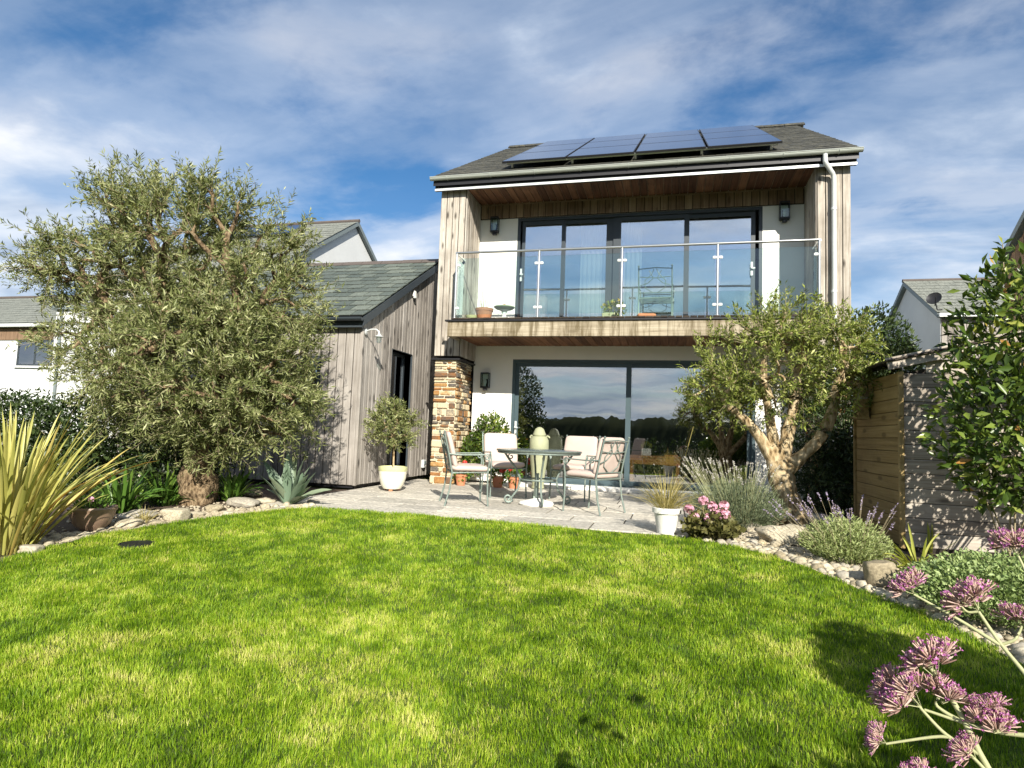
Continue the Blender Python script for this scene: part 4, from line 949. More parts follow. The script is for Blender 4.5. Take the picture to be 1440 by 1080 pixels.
def leaf_mass(name, base, E, n, leaf, lm, label, cat, shell=.5, stems=6, up=.35, blossoms=None, kind=None, droop=.0, sub='foliage'):
    o = empty(name, base, label, cat, kind=kind); B = np.array(base)
    P, d = in_ellipsoids(E, n, shell); P[:, 2] = np.maximum(P[:, 2], B[2] + .02)
    D = unit(d * .8 + rng.normal(size=d.shape) * .8 + np.array([0, 0, up])); L = leaf[0] * rng.uniform(.6, 1.25, n)
    cl = vnoise(P, 3.5 / max(.3, E[0][3]), 6); V, F, R = leaf_mesh(P, D, unit(rng.normal(size=d.shape) + d + np.array([0, -.3, .6])), L, L * leaf[1], np.clip(rng.normal(.5, .19, n) + (cl - .5) * .5, 0, 1), .2, .08)
    obj(sub, mesh_np(V, [F], R), lm, o)
    paths = []
    T, _ = in_ellipsoids(E, stems, .3)
    for t in T:
        s0 = B + rng.normal(size=3) * [.05, .05, 0]; ts = np.linspace(0, 1, 6)[:, None]; c = (s0 + t) / 2 + [0, 0, .15 * abs(t[2] - s0[2])]
        paths.append(((1 - ts) ** 2 * s0 + 2 * ts * (1 - ts) * c + ts ** 2 * t, np.linspace(.016, .005, 6) * min(1.6, max(.4, E[0][3]))))
    v, f = tubes_np(paths, 5); obj('stems', mesh_np(v, [f], None, True), M['twig'], o)
    if blossoms:
        nb, size, bm_ = blossoms; q, dd = in_ellipsoids(E, nb, .93); keep = dd[:, 1] < .5; q = q[keep]; V = []; F = []; R = []; k = 0
        for c in q:
            m_ = 9; cc = np.repeat(c[None], m_, 0); dv = unit(rng.normal(size=(m_, 3)) + [0, -.6, .6])
            v, f, r = leaf_mesh(cc, dv, unit(rng.normal(size=(m_, 3))), np.full(m_, size), np.full(m_, size * .8), rng.random(m_)); V.append(v); F.append(f + k); R.append(r); k += len(v)
        obj('blossom', mesh_np(np.concatenate(V), [np.concatenate(F)], np.concatenate(R)), bm_, o)
    return o
def boxE(x0, x1, y0, y1, z0, z1, st):
    out = []
    for x in np.arange(x0, x1, st):
        for z in np.arange(z0, z1, st): out.append((x + rng.normal(0, .1), (y0 + y1) / 2 + rng.normal(0, .15), z + rng.normal(0, .08), st * .85, (y1 - y0) / 2, st * .85))
    return out
leaf_mass('evergreen_hedge', (-7.6, 6.9, 0), boxE(-9.8, -5.9, 6.3, 7.5, .25, 1.3, .55), 24000, (.075, .45), M['dgreen'], 'dark evergreen hedge with white blossom behind the phormium', 'hedge', .55, 30, blossoms=(30, .03, M['blossom']))
leaf_mass('dark_bamboo', (2.3, 9.9, 0), boxE(1.95, 3.2, 9.3, 10.3, .25, 1.95, .45), 15000, (.10, .2), M['dgreen'], 'dark narrow leaved bamboo clump between olive and shed', 'bamboo', .4, 24, up=-.1)
bq = (3.05, 5.85, ground_z(0, 5.85))
E = [E_(1425, 590, 5.6, .55, .45, .70), E_(1432, 480, 5.6, .46, .42, .58), E_(1442, 400, 5.6, .30, .35, .3), E_(1412, 650, 5.6, .36, .42, .36), (3.5, 5.9, 1.5, .7, .6, .9)]
bayb = leaf_mass('bay_shrub', (E[0][0] + .1, 5.85, ground_z(0, 5.85)), E, 7000, (.10, .40), M['bay'], 'tall glossy broad leaved shrub against the wooden shed', 'shrub', .5, 18)
sp = at_y(1412, 385, 5.85); tp = at_y(1410, 343, 5.85); ts = np.linspace(0, 1, 12)
Pq = np.array(sp)[None] + (np.array(tp) - np.array(sp))[None] * np.repeat(ts, 2)[:, None]; k = len(Pq)
V, F, R = leaf_mesh(Pq, unit(rng.normal(size=(k, 3)) * [1, 1, .3] + [0, 0, .6]), unit(rng.normal(size=(k, 3)) + [0, -1, .5]), np.full(k, .09), np.full(k, .032), rng.random(k)); obj('top_shoot', mesh_np(V, [F], R), M['bay'], bayb)
MB().tube([sp, tp], .004, 5).build('shoot_stem', M['twig'], bayb)
cq = at_y(690, 640, 11.0)
leaf_mass('leafy_climber', (cq.x, 11.1, 0), [E_(690, 610, 11.05, .36, .22, .36), E_(665, 640, 11.05, .25, .2, .4), E_(712, 632, 11.05, .2, .18, .26)], 2600, (.085, .42), M['bay'], 'bushy green climber between stone pillar and patio door', 'climber', .3, 12)
q = at_y(1225, 470, 18.0)
leaf_mass('distant_tree', (q.x, 18, 0), [(q.x, 18, q.z - .5, 1.0, 1.0, 1.2), (q.x - .5, 18, q.z - 1.4, 1.0, 1, 1.0), (q.x + .5, 18.4, q.z - .9, .9, 1, .9)], 7000, (.16, .4), M['dgreen'], 'dark rounded tree behind the house corner and shed', 'tree', .5, 14, sub='crown')
leaf_mass('garden_tree', (-7.0, -5.0, ground_z(0, -5)), [(-7, -5, 2.6, 1.3, 1.2, 1.5), (-6.5, -5.2, 1.4, 1.0, 1.0, 1.0)], 7000, (.14, .4), M['dgreen'], 'leafy tree at the end of the garden, mirrored in the patio door', 'tree', .4, 16, sub='crown')
leaf_mass('boundary_hedge', (-1, -7.5, ground_z(0, -6)), boxE(-11, 9, -8.2, -6.8, -.5, .5, .8), 16000, (.13, .45), M['dgreen'], 'clipped dark hedge closing the garden behind the lawn', 'hedge', .6, 30)
leaf_mass('rounded_shrub', (2.3, 1.45, ground_z(0, 1.45)), [(2.3, 1.45, .35, .72, .65, .65), (2.15, 1.6, .95, .5, .5, .45), (2.75, 1.3, .7, .6, .6, .75), (1.95, .6, .5, .6, .6, .6), (1.6, .2, .45, .6, .6, .6)], 26000, (.09, .5), M['bay'], 'rounded green shrub shading the lawn corner', 'shrub', .4, 16)

# ------------------------------------------------------------------ strap-leaved and tufted plants
def strap_plant(name, base, n, L, Wd, lm, label, cat, tilt=(.1, .9), droop=.9, m=9, az=None, wprof=None, rn=(.5, .25), group=None, grow_r=.05):
    o = empty(name, base, label, cat, group); bl = []
    for i in range(n):
        a = rng.uniform(0, 2 * np.pi) if az is None else rng.normal(*az); t0 = rng.uniform(*tilt); ln = L * rng.uniform(.6, 1.1); u = np.array([math.cos(a), math.sin(a), 0.])
        P = [np.array(base) + u * grow_r * rng.uniform(0, 1) + [rng.normal(0, grow_r * .3), rng.normal(0, grow_r * .3), -.02]]; dr = droop * rng.uniform(.4, 1.3) * (0.4 + t0)
        for k in range(m - 1):
            t = t0 + dr * (k / (m - 1)) ** 1.6; P.append(P[-1] + (u * math.sin(t) + np.array([0, 0, math.cos(t)])) * ln / (m - 1))
        P = np.array(P); P[1:, 2] = np.maximum(P[1:, 2], base[2] + .01)
        s = np.linspace(0, 1, m); w = Wd * rng.uniform(.7, 1.15) * (wprof(s) if wprof else np.minimum(1, .55 + 1.2 * s) * np.sqrt(np.maximum(1 - s ** 3, 0.0004)))
        nm = unit(np.array([-u[0] * math.cos(t0), -u[1] * math.cos(t0), math.sin(t0)]) + rng.normal(size=3) * .35)
        bl.append((P, w, nm, float(np.clip(rng.normal(*rn), 0, 1))))
    obj('leaves', strap_mesh(bl), lm, o); return o
b = at_g(8, 772)
strap_plant('phormium', tuple(b), 200, 1.15, .032, M['phor'], 'tall yellow striped phormium at the lawn edge', 'phormium', (.03, .70), .70, 11, grow_r=.16)
for px, py, n, lab in ((172, 718, 80, 'broad strap leaved clump behind the brown bowl'), (232, 708, 75, 'broad strap leaved clump against the large olive trunk base'), (325, 702, 65, 'dark strap leaved clump between olive trunk and agave')):
    b = at_g(px, py); strap_plant('agapanthus', tuple(b), n, .50, .040, M['strap'], lab, 'agapanthus', (.15, 1.0), 1.0, 8, grow_r=.10)
b = at_g(408, 708)
strap_plant('agave', tuple(b), 22, .62, .125, M['agave'], 'blue green agave rosette beside the timber annex', 'agave', (.15, 1.15), .25, 9, wprof=lambda s: np.interp(s, [0, .2, .5, .8, 1], [.75, .8, 1, .6, .02]), grow_r=.06)
b = at_g(203, 735)
strap_plant('grass_tuft', tuple(b), 60, .20, .006, M['straw'], 'tiny straw coloured grass tuft among white rocks', 'grass tuft', (.05, .8), .7, 6, grow_r=.03)
b = at_g(1290, 808)
strap_plant('daylily', tuple(b), 46, .42, .022, M['lime'], 'lime green daylily clump before the shed corner', 'daylily', (.3, 1.15), 1.0, 8, grow_r=.07)
strap_plant('daylily', tuple(at_g(1308, 775)), 5, .30, .035, M['lime'], 'few stiff lime shoots rising by the shed wall', 'daylily', (.0, .25), .1, 6, grow_r=.02)
# potted straw grass
b = at_g(937, 750); pot = empty('white_pot', tuple(b), 'tapered white flowerpot at the lawn edge holding straw grass', 'plant pot')
MB().lathe([(.088, 0), (.125, .20), (.128, .205)], 30).build('body', M['white'], pot, True, False)
MB().lathe([(.128, .20), (.142, .205), (.146, .255), (.13, .258), (.122, .24), (.115, .225), (0, .225)], 30).build('rim', M['white'], pot, True, False)
strap_plant('straw_grass', (b.x, b.y, b.z + .225), 300, .44, .0055, M['straw'], 'straw coloured ornamental grass spilling from white pot', 'ornamental grass', (.1, 1.0), 1.0, 7, grow_r=.06)

def spikes(o, base, n, h, spread, lm, sm, name='flower_spikes', lean=(0, 0), sl=.05, sw=.012):
    """thin stalks carrying a spike of small florets"""
    paths = []; P = []; D = []
    for i in range(n):
        a = rng.uniform(0, 2 * np.pi); r = spread * math.sqrt(rng.random()); u = np.array([math.cos(a), math.sin(a), 0]); s0 = np.array(base) + u * r * .45
        tip = np.array(base) + u * r * 1.35 + [lean[0], lean[1], h * rng.uniform(.75, 1.08)]; ts = np.linspace(0, 1, 5)[:, None]; c = (s0 + tip) / 2 + [0, 0, .1 * h]
        Q = (1 - ts) ** 2 * s0 + 2 * ts * (1 - ts) * c + ts ** 2 * tip; paths.append((Q, np.linspace(.0022, .0014, 5))); d = unit(Q[-1] - Q[-2])
        m_ = 16; k = rng.random(m_); P.append(Q[-1][None] - d[None] * (k * sl)[:, None]); D.append(unit(d[None] * .8 + rng.normal(size=(m_, 3)) * .6))
    v, f = tubes_np(paths, 3); obj('stalks', mesh_np(v, [f], None, True), sm, o)
    P = np.concatenate(P); D = np.concatenate(D); n = len(P); V, F, R = leaf_mesh(P, D, unit(rng.normal(size=(n, 3))), np.full(n, sw * 1.3), np.full(n, sw * .8), rng.random(n)); tag(obj(name, mesh_np(V, [F], R), lm, o), kind='stuff')
def bushy(name, base, rx, ry, h, n, leaf, lm, label, cat, up=.9):
    o = empty(name, base, label, cat); B = np.array(base)
    a = rng.uniform(0, 2 * np.pi, n); r = np.sqrt(rng.random(n)); hh = rng.random(n) ** .7
    dome = np.sqrt(np.maximum(1 - r ** 2 * .9, .05)) * (0.85 + .3 * vnoise(np.stack([a, r * 3], 1), 2.0, 5))
    P = np.stack([B[0] + rx * r * np.cos(a) * (.55 + .5 * hh), B[1] + ry * r * np.sin(a) * (.55 + .5 * hh), B[2] + h * hh * dome], 1)
    D = unit(np.stack([np.cos(a) * r * .8, np.sin(a) * r * .8, np.full(n, up)], 1) + rng.normal(size=(n, 3)) * .45); L = leaf[0] * rng.uniform(.6, 1.3, n)
    V, F, R = leaf_mesh(P, D, unit(rng.normal(size=(n, 3))), L, L * leaf[1], np.clip(rng.normal(.3, .18, n) + .35 * hh, 0, 1)); obj('foliage', mesh_np(V, [F], R), lm, o); return o
b = at_g(1035, 742); l = bushy('lavender_bush', tuple(b), .54, .46, .52, 12000, (.05, .13), M['lav'], 'large grey green lavender bush beside the gnarled olive', 'lavender')
spikes(l, tuple(b), 120, .70, .44, M['spike'], M['vstem'], lean=(-.10, 0))
b = at_g(1188, 788); l = bushy('catmint', tuple(b), .36, .36, .36, 6500, (.04, .25), M['cat'], 'pale catmint mound with violet spikes before the shed', 'catmint', .6)
spikes(l, tuple(b), 46, .50, .42, M['purple'], M['twig'], lean=(-.10, .08), sl=.10)
b = at_g(1400, 850); l = bushy('sedum_mound', (2.12, 4.75, ground_z(0, 4.75)), .62, .6, .40, 16000, (.03, .55), M['sedum'], 'dense pale green sedum mound by the lawn edge', 'sedum', .5)
b = at_g(1000, 757); l = bushy('geranium', tuple(b), .27, .22, .26, 900, (.06, .9), M['ger'], 'pink geranium with bronze leaves at the lawn edge', 'geranium', .3)
def flower_heads(o, pts, size, bm_, name='flower_head', m_=40):
    for c in pts:
        dv = unit(rng.normal(size=(m_, 3)) + [0, 0, .45]); cc = np.array(c)[None] + dv * size * .5
        V, F, R = leaf_mesh(cc, unit(np.cross(dv, rng.normal(size=(m_, 3)))), dv, np.full(m_, size * .62), np.full(m_, size * .55), rng.random(m_)); obj(name, mesh_np(V, [F], R), bm_, o)
        MB().tube([(c[0], c[1], c[2] - .12), tuple(c)], .003, 5).build('flower_stalk', M['twig'], o)
flower_heads(l, [tuple(at_y(px, py, b.y - .05)) for px, py in ((969, 716), (978, 728), (989, 704), (1002, 712), (1018, 711), (996, 729), (1013, 723), (1021, 724))], .065, M['pink'])
# red geraniums in terracotta pots behind the chairs
for px, lab in ((648, 'terracotta pot of red geranium at the foot of the stone pillar'), (700, 'terracotta pot of red geranium below the leafy climber'), (722, 'terracotta pot of red geranium at the patio door edge')):
    q = at_y(px, 680, 10.55); p = empty('geranium_pot', (q.x, 10.55, .001), lab, 'potted plant', 'red geraniums in terracotta pots')
    MB().lathe([(.07, 0), (.10, .15), (.115, .155), (.118, .19), (.1, .19), (.0, .175)], 22).build('pot', M['terra'], p, True, False)
    B = np.array([q.x, 10.55, .2]); n = 260; d = unit(rng.normal(size=(n, 3)) + [0, 0, .6]); P = B + d * [.15, .13, .16] * rng.uniform(.4, 1, (n, 1))
    V, F, R = leaf_mesh(P, d, unit(rng.normal(size=(n, 3)) + [0, 0, 1]), np.full(n, .05), np.full(n, .045), rng.random(n)); obj('foliage', mesh_np(V, [F], R), M['strap'], p)
    flower_heads(p, [tuple(B + [rng.uniform(-.13, .13), rng.uniform(-.14, -.05), rng.uniform(.10, .22)]) for _ in range(3)], .06, M['red'])
b = at_g(128, 744); pot = empty('brown_bowl', tuple(b), 'wide brown glazed bowl planter beside the phormium', 'plant pot')
MB().lathe([(.10, 0), (.15, .05), (.185, .13), (.19, .17), (.20, .18), (.208, .20), (.202, .215), (.18, .21), (.17, .18), (0, .18)], 34).build('bowl', M['brownpot'], pot, True, False)
l = bushy('bowl_planting', (b.x, b.y, b.z + .18), .15, .15, .13, 400, (.05, .3), M['strap'], 'sparse seedlings with one pink flower in brown bowl', 'plant'); flower_heads(l, [(b.x + .06, b.y - .08, b.z + .29)], .035, M['pink'], m_=18)
for k, px in enumerate((182, 190, 198, 206, 214, 222)):
    q = at_g(px, 664); s_ = MB().tube([(q.x, q.y + .25, 0), (q.x, q.y + .25, .42 + random.uniform(-.03, .03))], .028, 10).lathe([(.028, 0), (.02, .03), (.002, .04)], 10, (q.x, q.y + .25, .43)).build('edging_post', M['annexw'], None)
    tag(s_, 'short weathered stake behind the strap leaved clumps', 'stake', 'stakes behind the strap leaved clumps')

# ------------------------------------------------------------------ rocks and pebbles
def rock_mesh(seed, sub=2, flat=.7, amp=.35, angular=0.0):
    b = bmesh.new(); bmesh.ops.create_icosphere(b, subdivisions=sub, radius=1.0); V = np.array([w.co[:] for w in b.verts])
    k = 1 + amp * (vnoise(V + seed * 3.7, 1.3, seed) - .5) * 2 + amp * .4 * (vnoise(V + seed, 3.5, seed) - .5) * 2
    V = V * k[:, None]
    if angular: V = np.sign(V) * np.minimum(np.abs(V), .72 + .1 * (seed % 3)) if angular > .5 else V
    V[:, 2] *= flat
    for w, c in zip(b.verts, V): w.co = c
    me = bpy.data.meshes.new('mesh'); b.to_mesh(me); b.free(); me.polygons.foreach_set('use_smooth', np.ones(len(me.polygons), bool)); me.materials.append(M['cobble']); return me
RM = [rock_mesh(i + 1, 2, .62 + .05 * (i % 3)) for i in range(6)]; RB = [rock_mesh(i + 20, 3, .6, .4, i % 2) for i in range(5)]
def rock(name, me, x, y, sz, rz, label, cat, group, sy=1.0, szz=1.0):
    o = bpy.data.objects.new(name, me); o.location = (x, y, ground_z(x, y) - .02 + sz * szz * .38); o.scale = (sz, sz * sy, sz * szz); o.rotation_euler = (random.uniform(-.12, .12), random.uniform(-.12, .12), rz); C.objects.link(o); return tag(o, label, cat, group)
used = []
big = [(1098, 768, 66, 'broad grey cream boulder at the foot of the gnarled olive', .75, .8), (1237, 828, 50, 'angular yellowish boulder beside the daylily clump', .9, 1.7), (1207, 818, 26, None, 1, 1), (1060, 752, 26, None, 1, 1), (1040, 746, 24, None, 1, 1), (1137, 758, 32, None, .8, .9), (1082, 746, 38, None, .8, .8), (1120, 750, 30, None, 1, .8), (1150, 772, 22, None, 1, 1), (1255, 845, 20, None, 1, 1), (1018, 744, 20, None, 1, .8),
       (247, 736, 46, 'large white rock in front of the large olive trunk', .8, .9), (196, 733, 40, 'flat buff rock behind the straw tuft', .9, .7), (180, 745, 34, None, .9, .7), (342, 716, 48, 'long flat white rock before the dark strap leaved clump', .7, .55), (300, 724, 28, None, .8, .8), (45, 782, 34, None, .9, .9), (372, 712, 26, None, .8, .7), (352, 702, 36, None, .7, .6), (222, 742, 24, None, .8, .6), (440, 712, 20, None, .8, .6), (320, 728, 20, None, .8, .7), (425, 716, 16, None, 1, .6), (390, 722, 18, None, 1, .6), (275, 730, 22, None, 1, .7), (100, 765, 30, None, .8, .5)]
for i, (px, py, wpx, lab, sy, szz) in enumerate(big):
    q = at_g(px, py); dep = Vector((q.x, q.y, q.z - HC)).dot(CF); r = wpx / FPX * dep / 2; q = at_g(px, py - 6); used.append((q.x, q.y, r))
    rock('boulder', RB[i % 5], q.x, q.y, r * 1.05, random.uniform(-.4, .4), lab or ('rounded pale rock in the stony bed by the gnarled olive' if px > 900 else 'rounded pale rock in the bed beneath the large olive'), 'rock', None if lab else ('rocks in the olive bed' if px > 900 else 'rocks under the large olive'), sy, szz)
def edge_pts(i0, i1, n, lo, hi):
    seg = np.array(LAWN[i0:i1 + 1]); L = np.r_[0, np.cumsum(np.linalg.norm(np.diff(seg, axis=0), axis=1))]; s = rng.uniform(0, L[-1], n)
    P = np.stack([np.interp(s, L, seg[:, 0]), np.interp(s, L, seg[:, 1])], 1); Q = np.stack([np.interp(s + .02, L, seg[:, 0]), np.interp(s + .02, L, seg[:, 1])], 1); t = unit(Q - P); nn = np.stack([-t[:, 1], t[:, 0]], 1)
    return P + nn * rng.uniform(lo, hi, n)[:, None]
def cobbles(i0, i1, tries, lo, hi, smin, smax, label, group, cap):
    k = 0
    for p in edge_pts(i0, i1, tries, lo, hi):
        r = rng.uniform(smin, smax)
        if any((p[0] - u[0]) ** 2 + (p[1] - u[1]) ** 2 < (.74 * (r + u[2])) ** 2 for u in used): continue
        used.append((p[0], p[1], r)); rock('cobble', RM[k % 6], p[0], p[1], r, random.uniform(0, 6.28), label, 'stone', group, random.uniform(.7, 1), random.uniform(.8, 1.05)); k += 1
        if k >= cap: break
cobbles(12, 18, 5200, .05, .42, .03, .065, 'small rounded cream cobble edging the lawn below the gnarled olive', 'cobbles edging the lawn', 190)
cobbles(1, 6, 900, .05, .30, .025, .06, 'small pale cobble edging the lawn below the large olive', 'cobbles under the large olive', 60)
def pebbles(P, name, label):
    b = bmesh.new(); bmesh.ops.create_icosphere(b, subdivisions=1, radius=1); bv = np.array([w.co[:] for w in b.verts]); bf = np.array([[w.index for w in f.verts] for f in b.faces]); b.free()
    n = len(P); r = rng.uniform(.009, .024, n); a = rng.uniform(0, 6.28, n); sc = np.stack([r, r * rng.uniform(.6, 1, n), r * rng.uniform(.45, .7, n)], 1)
    v = bv[None] * sc[:, None]; v = np.stack([v[..., 0] * np.cos(a)[:, None] - v[..., 1] * np.sin(a)[:, None], v[..., 0] * np.sin(a)[:, None] + v[..., 1] * np.cos(a)[:, None], v[..., 2]], -1)
    v += np.column_stack([P, gz_np(P[:, 1]) - .014])[:, None]; f = (bf[None] + (np.arange(n) * len(bv))[:, None, None]).reshape(-1, 3)
    o = obj(name, mesh_np(v.reshape(-1, 3), [f], None, True), M['pebble']); tag(o, label, 'pebbles', None, 'stuff')
pebbles(np.concatenate([edge_pts(12, 18, 6500, .015, .55), edge_pts(12, 18, 2500, .3, .95)]), 'gravel', 'cream pebble mulch between lawn and olive bed')
pebbles(np.concatenate([edge_pts(1, 6, 3000, .015, .35), edge_pts(1, 7, 1400, .2, .9)]), 'gravel', 'pale gravel scattered under the large olive')

# ------------------------------------------------------------------ the shed
XS, YS, YSB, XSE = 2.11, 6.68, 8.2, 4.6
shed = empty('shed', (XS, YS, -.03), 'weathered board shed beside the glossy shrub', 'shed')
zt = 1.67; sl_ = .24
core = MB(); core.prism([(XS + .03, -.03), (XS + .03, zt - .02), (3.35, zt - .02 + sl_ * 1.24), (XSE, zt - .02), (XSE, -.03)], 1, YS + .03, YSB); core = core.build('shed_wall', M['deck'], shed)
nb = 15; bh = (zt + .35 + .02) / nb
for i in range(nb):
    z = .02 + (i + .5) * bh; xa2 = XS + .03; xb2 = XSE
    if z + bh / 2 > zt - .06: xa2 = max(xa2, XS + (z - zt + .005) / sl_); xb2 = XSE - (xa2 - XS - .03)
    if xb2 - xa2 > .2: piece('board', (xb2 - xa2, .018, bh - .005), ((xa2 + xb2) / 2, YS + .022, z), M['shedf'], core, .005, (.035 + random.uniform(-.01, .01), 0, 0))
nb = 13; bh = (zt - .02) / nb
for i in range(nb): piece('board', (.018, YSB - YS - .05, bh - .005), (XS + .022, (YS + YSB) / 2 + .02, .02 + (i + .5) * bh), M['sheds'], core, .005, (0, -.035 + random.uniform(-.01, .01), 0))
piece('corner_post', (.045, .045, zt - .01), (XS + .008, YS + .008, zt / 2), M['sheds'], core); piece('corner_post', (.04, .04, zt - .03), (XS + .008, YSB + .0, zt / 2), M['sheds'], core)
ang_ = math.atan(sl_); ln = 1.36 / math.cos(ang_)
for sg in (1, -1):
    cx_ = 3.35 - sg * 1.36 / 2; cz = zt + .06 + sl_ * .68 - .02
    piece('barge_board', (ln, .022, .115), (cx_, YS - .045, cz + .02), M['shedf'], core, .004, (0, -sg * ang_, 0))
    piece('roof_sheet', (ln + .04, YSB - YS + .2, .02), (cx_, (YS + YSB) / 2 + .02, cz + .05), M['deck'], core, .003, (0, -sg * ang_, 0))
nbx = empty('nest_box', (XS - .0, 7.75, 1.24), 'small wooden nest box on the side of the shed', 'nest box')
MB().box(-.13, -.004, -.15, .15, 0, .022).build('floor', M['sheds'], nbx, world=False); MB().box(-.11, -.012, -.15, -.128, .022, .22).build('front_panel', M['sheds'], nbx, world=False)
MB().box(-.13, -.004, -.16, .15, .221, .243).build('roof', M['annexw'], nbx, world=False); MB().box(-.012, -.004, -.128, .15, .022, .22).build('back_panel', M['annexw'], nbx, world=False)
q = at_g(1374, 768); s = MB().cbox(.26, .06, .16, .008, Matrix.Translation((q.x, q.y + .25, .045)) @ Matrix.Rotation(-.15, 4, 'X')).build('stone_slab', M['paving']); tag(s, 'grey stone slab standing behind the sedum mound', 'slab')

# ------------------------------------------------------------------ neighbouring houses
def window(parent, x0, x1, z0, z1, y, fm=None):
    w = MB(); t = .06; w.box(x0, x1, y - .03, y, z1 - t, z1); w.box(x0, x1, y - .03, y, z0, z0 + t); w.box(x0, x0 + t, y - .028, y, z0 + t, z1 - t); w.box(x1 - t, x1, y - .028, y, z0 + t, z1 - t); xm = (x0 + x1) / 2; w.box(xm - t / 2, xm + t / 2, y - .027, y, z0 + t, z1 - t)
    w = w.build('window', fm or M['frame'], parent)
    for a, b in ((x0 + t, xm - t / 2), (xm + t / 2, x1 - t)): MB().box(a, b, y - .016, y - .01, z0 + t, z1 - t).build('pane', M['glassd'], w)
    MB().box(x0 + t, x1 - t, y - .003, y - .001, z0 + t, z1 - t).build('blind', M['brownw'], w); MB().box(x0 - .05, x1 + .05, y - .08, y - .001, z0 - .06, z0 - .001).build('sill', M['nwhite'], w)
def gable_house(name, x0, x1, yr, zr, half, pitch, label, wallm, roofm, over=.15):
    """ridge along x; gables at x0 and x1"""
    ze = zr - half * math.tan(pitch); o = empty(name, ((x0 + x1) / 2, yr - half, 0), label, 'house')
    MB().prism([(yr - half, -.03), (yr - half, ze), (yr, zr), (yr + half, ze), (yr + half, -.03)], 0, x0, x1).build('wall', wallm, o)
    h2 = half + over; z2 = zr - h2 * math.tan(pitch) + .03; r = MB().prism([(yr - h2, z2), (yr, zr + .03), (yr + h2, z2), (yr + h2, z2 + .14), (yr, zr + .17), (yr - h2, z2 + .14)], 0, x0 - .12, x1 + .12).build('roof', M['fascia'], o)
    def pt(x, s, lift=0): return Vector((x, yr - h2 - .02 + s * math.cos(pitch) - lift * math.sin(pitch), z2 + .14 + s * math.sin(pitch) + lift * math.cos(pitch)))
    slate_field(x0 - .14, x1 + .14, (h2 + .02) / math.cos(pitch), pt, pitch, .34, .27, 'slates', roofm, r, False)
    MB().tube([(x0 - .14, yr, zr + .19), (x1 + .14, yr, zr + .19)], .06, 8).build('ridge', M['ridge'], r)
    MB().box(x0 - .1, x1 + .1, yr - h2 - .1, yr - h2 + .0, z2 + .02, z2 + .12).build('gutter', M['pipe'], o); return o, pt, ze
ap = at_x(500, 311, -9.9)
o, pt, ze = gable_house('gabled_house', -14.6, -9.9, ap.y, ap.z - .19, 4.6, math.radians(32), 'white gabled house rising behind the annex roof', M['nwhite'], M['nroof'])
for c in range(2): piece('solar_panel', (1.3, 1.0, .04), pt(-11.9 - c * 1.34, 4.35, .12), M['solar'], o, .003, (math.radians(32), 0, 0))
q0 = at_y(0, 460, 15.5); q1 = at_y(76, 464, 15.5)
ozr = at_y(20, 420, 18.5).z
o, pt, ze = gable_house('slate_cottage', q0.x - 6, q1.x, 18.4, q1.z + 3.1 * math.tan(math.radians(27)), 2.9, math.radians(27), 'grey slate roofed house with dark window beyond the hedge', M['nwhite'], M['nroof'])
a, b_ = at_y(27, 478, 15.5), at_y(74, 515, 15.5); window(o, a.x, b_.x, b_.z, a.z, 15.5)
MB().box(q0.x - 6, q1.x, 15.46, 15.499, ze - .42, ze - .02).build('header', M['brownw'], o)
q = at_y(80, 436, 14.6); q2 = at_y(205, 500, 14.6)
o = empty('white_wing', ((q.x + q2.x) / 2, 14.6, 0), 'tall white wing glimpsed through the large olive', 'building')
MB().box(q.x, q2.x, 14.6, 17.5, -.03, q.z).build('wall', M['nwhite'], o); MB().box(q.x - .1, q2.x + .1, 14.5, 17.6, q.z + .001, q.z + .12).build('roof', M['fascia'], o); MB().tube([(q.x + .25, 14.55, 0), (q.x + .25, 14.55, q.z)], .04, 8).build('downpipe', M['fascia'], o)
ap = at_x(1276, 396, 7.2); nr = at_x(1322, 437, 7.2); pit = math.atan2(ap.z - nr.z, ap.y - nr.y); print('right house', ap, nr, math.degrees(pit))
o, pt, ze = gable_house('grey_gabled_house', 7.2, 19, ap.y, ap.z - .17, ap.y - nr.y, pit, 'pale grey gabled house with satellite dish beyond the shed', M['nwhite'], M['nroof'])
a, b_ = at_x(1269, 471, 7.2), at_x(1277, 498, 7.2)
w = MB().box(7.15, 7.199, min(a.y, b_.y), max(a.y, b_.y), b_.z, a.z).build('window', M['frame'], o); MB().box(7.142, 7.149, min(a.y, b_.y) + .06, max(a.y, b_.y) - .06, b_.z + .06, a.z - .06).build('pane', M['glassd'], w)
fy = nr.y; boards_v(o, M['annexw'], 'y', 7.21, 8.6, fy - .015, 0, ze - .05, .16)
MB().tube([(8.7, fy - .1, 0), (8.7, fy - .1, ze)], .05, 8).build('downpipe', M['pipe'], o)
window(o, 9.0, 10.6, ze - 2.0, ze - .3, fy, M['pipe'])
q = at_x(1319, 423, 7.1); ds = empty('satellite_dish', (7.2, q.y, q.z - .25), 'dark satellite dish on the grey gabled house', 'satellite dish')
di = MB().lathe([(0.002, .0), (.10, .012), (.2, .045), (.26, .085), (.262, .09), (.2, .055), (.1, .022), (.002, .01)], 22).build('dish', M['black'], ds, True, False); di.location = (-.2, -.05, .28); di.rotation_euler = (math.radians(68), 0, math.radians(-35)); di.scale = (.72, .72, .72)
MB().tube([(0, 0, 0), (-.12, 0, .0), (-.16, 0, .2), (-.18, -.02, .27)], .018, 8).build('mount_arm', M['black'], ds, True, False); MB().tube([(-.2, -.06, .1), (-.28, -.36, .28)], .01, 6).build('feed_arm', M['black'], ds, True, False)
c1, c2 = at_x(1440, 323, 6.6), at_x(1417, 366, 6.6); pit = math.atan2(c1.z - c2.z, c2.y - c1.y); print('timber house', c1, c2, math.degrees(pit))
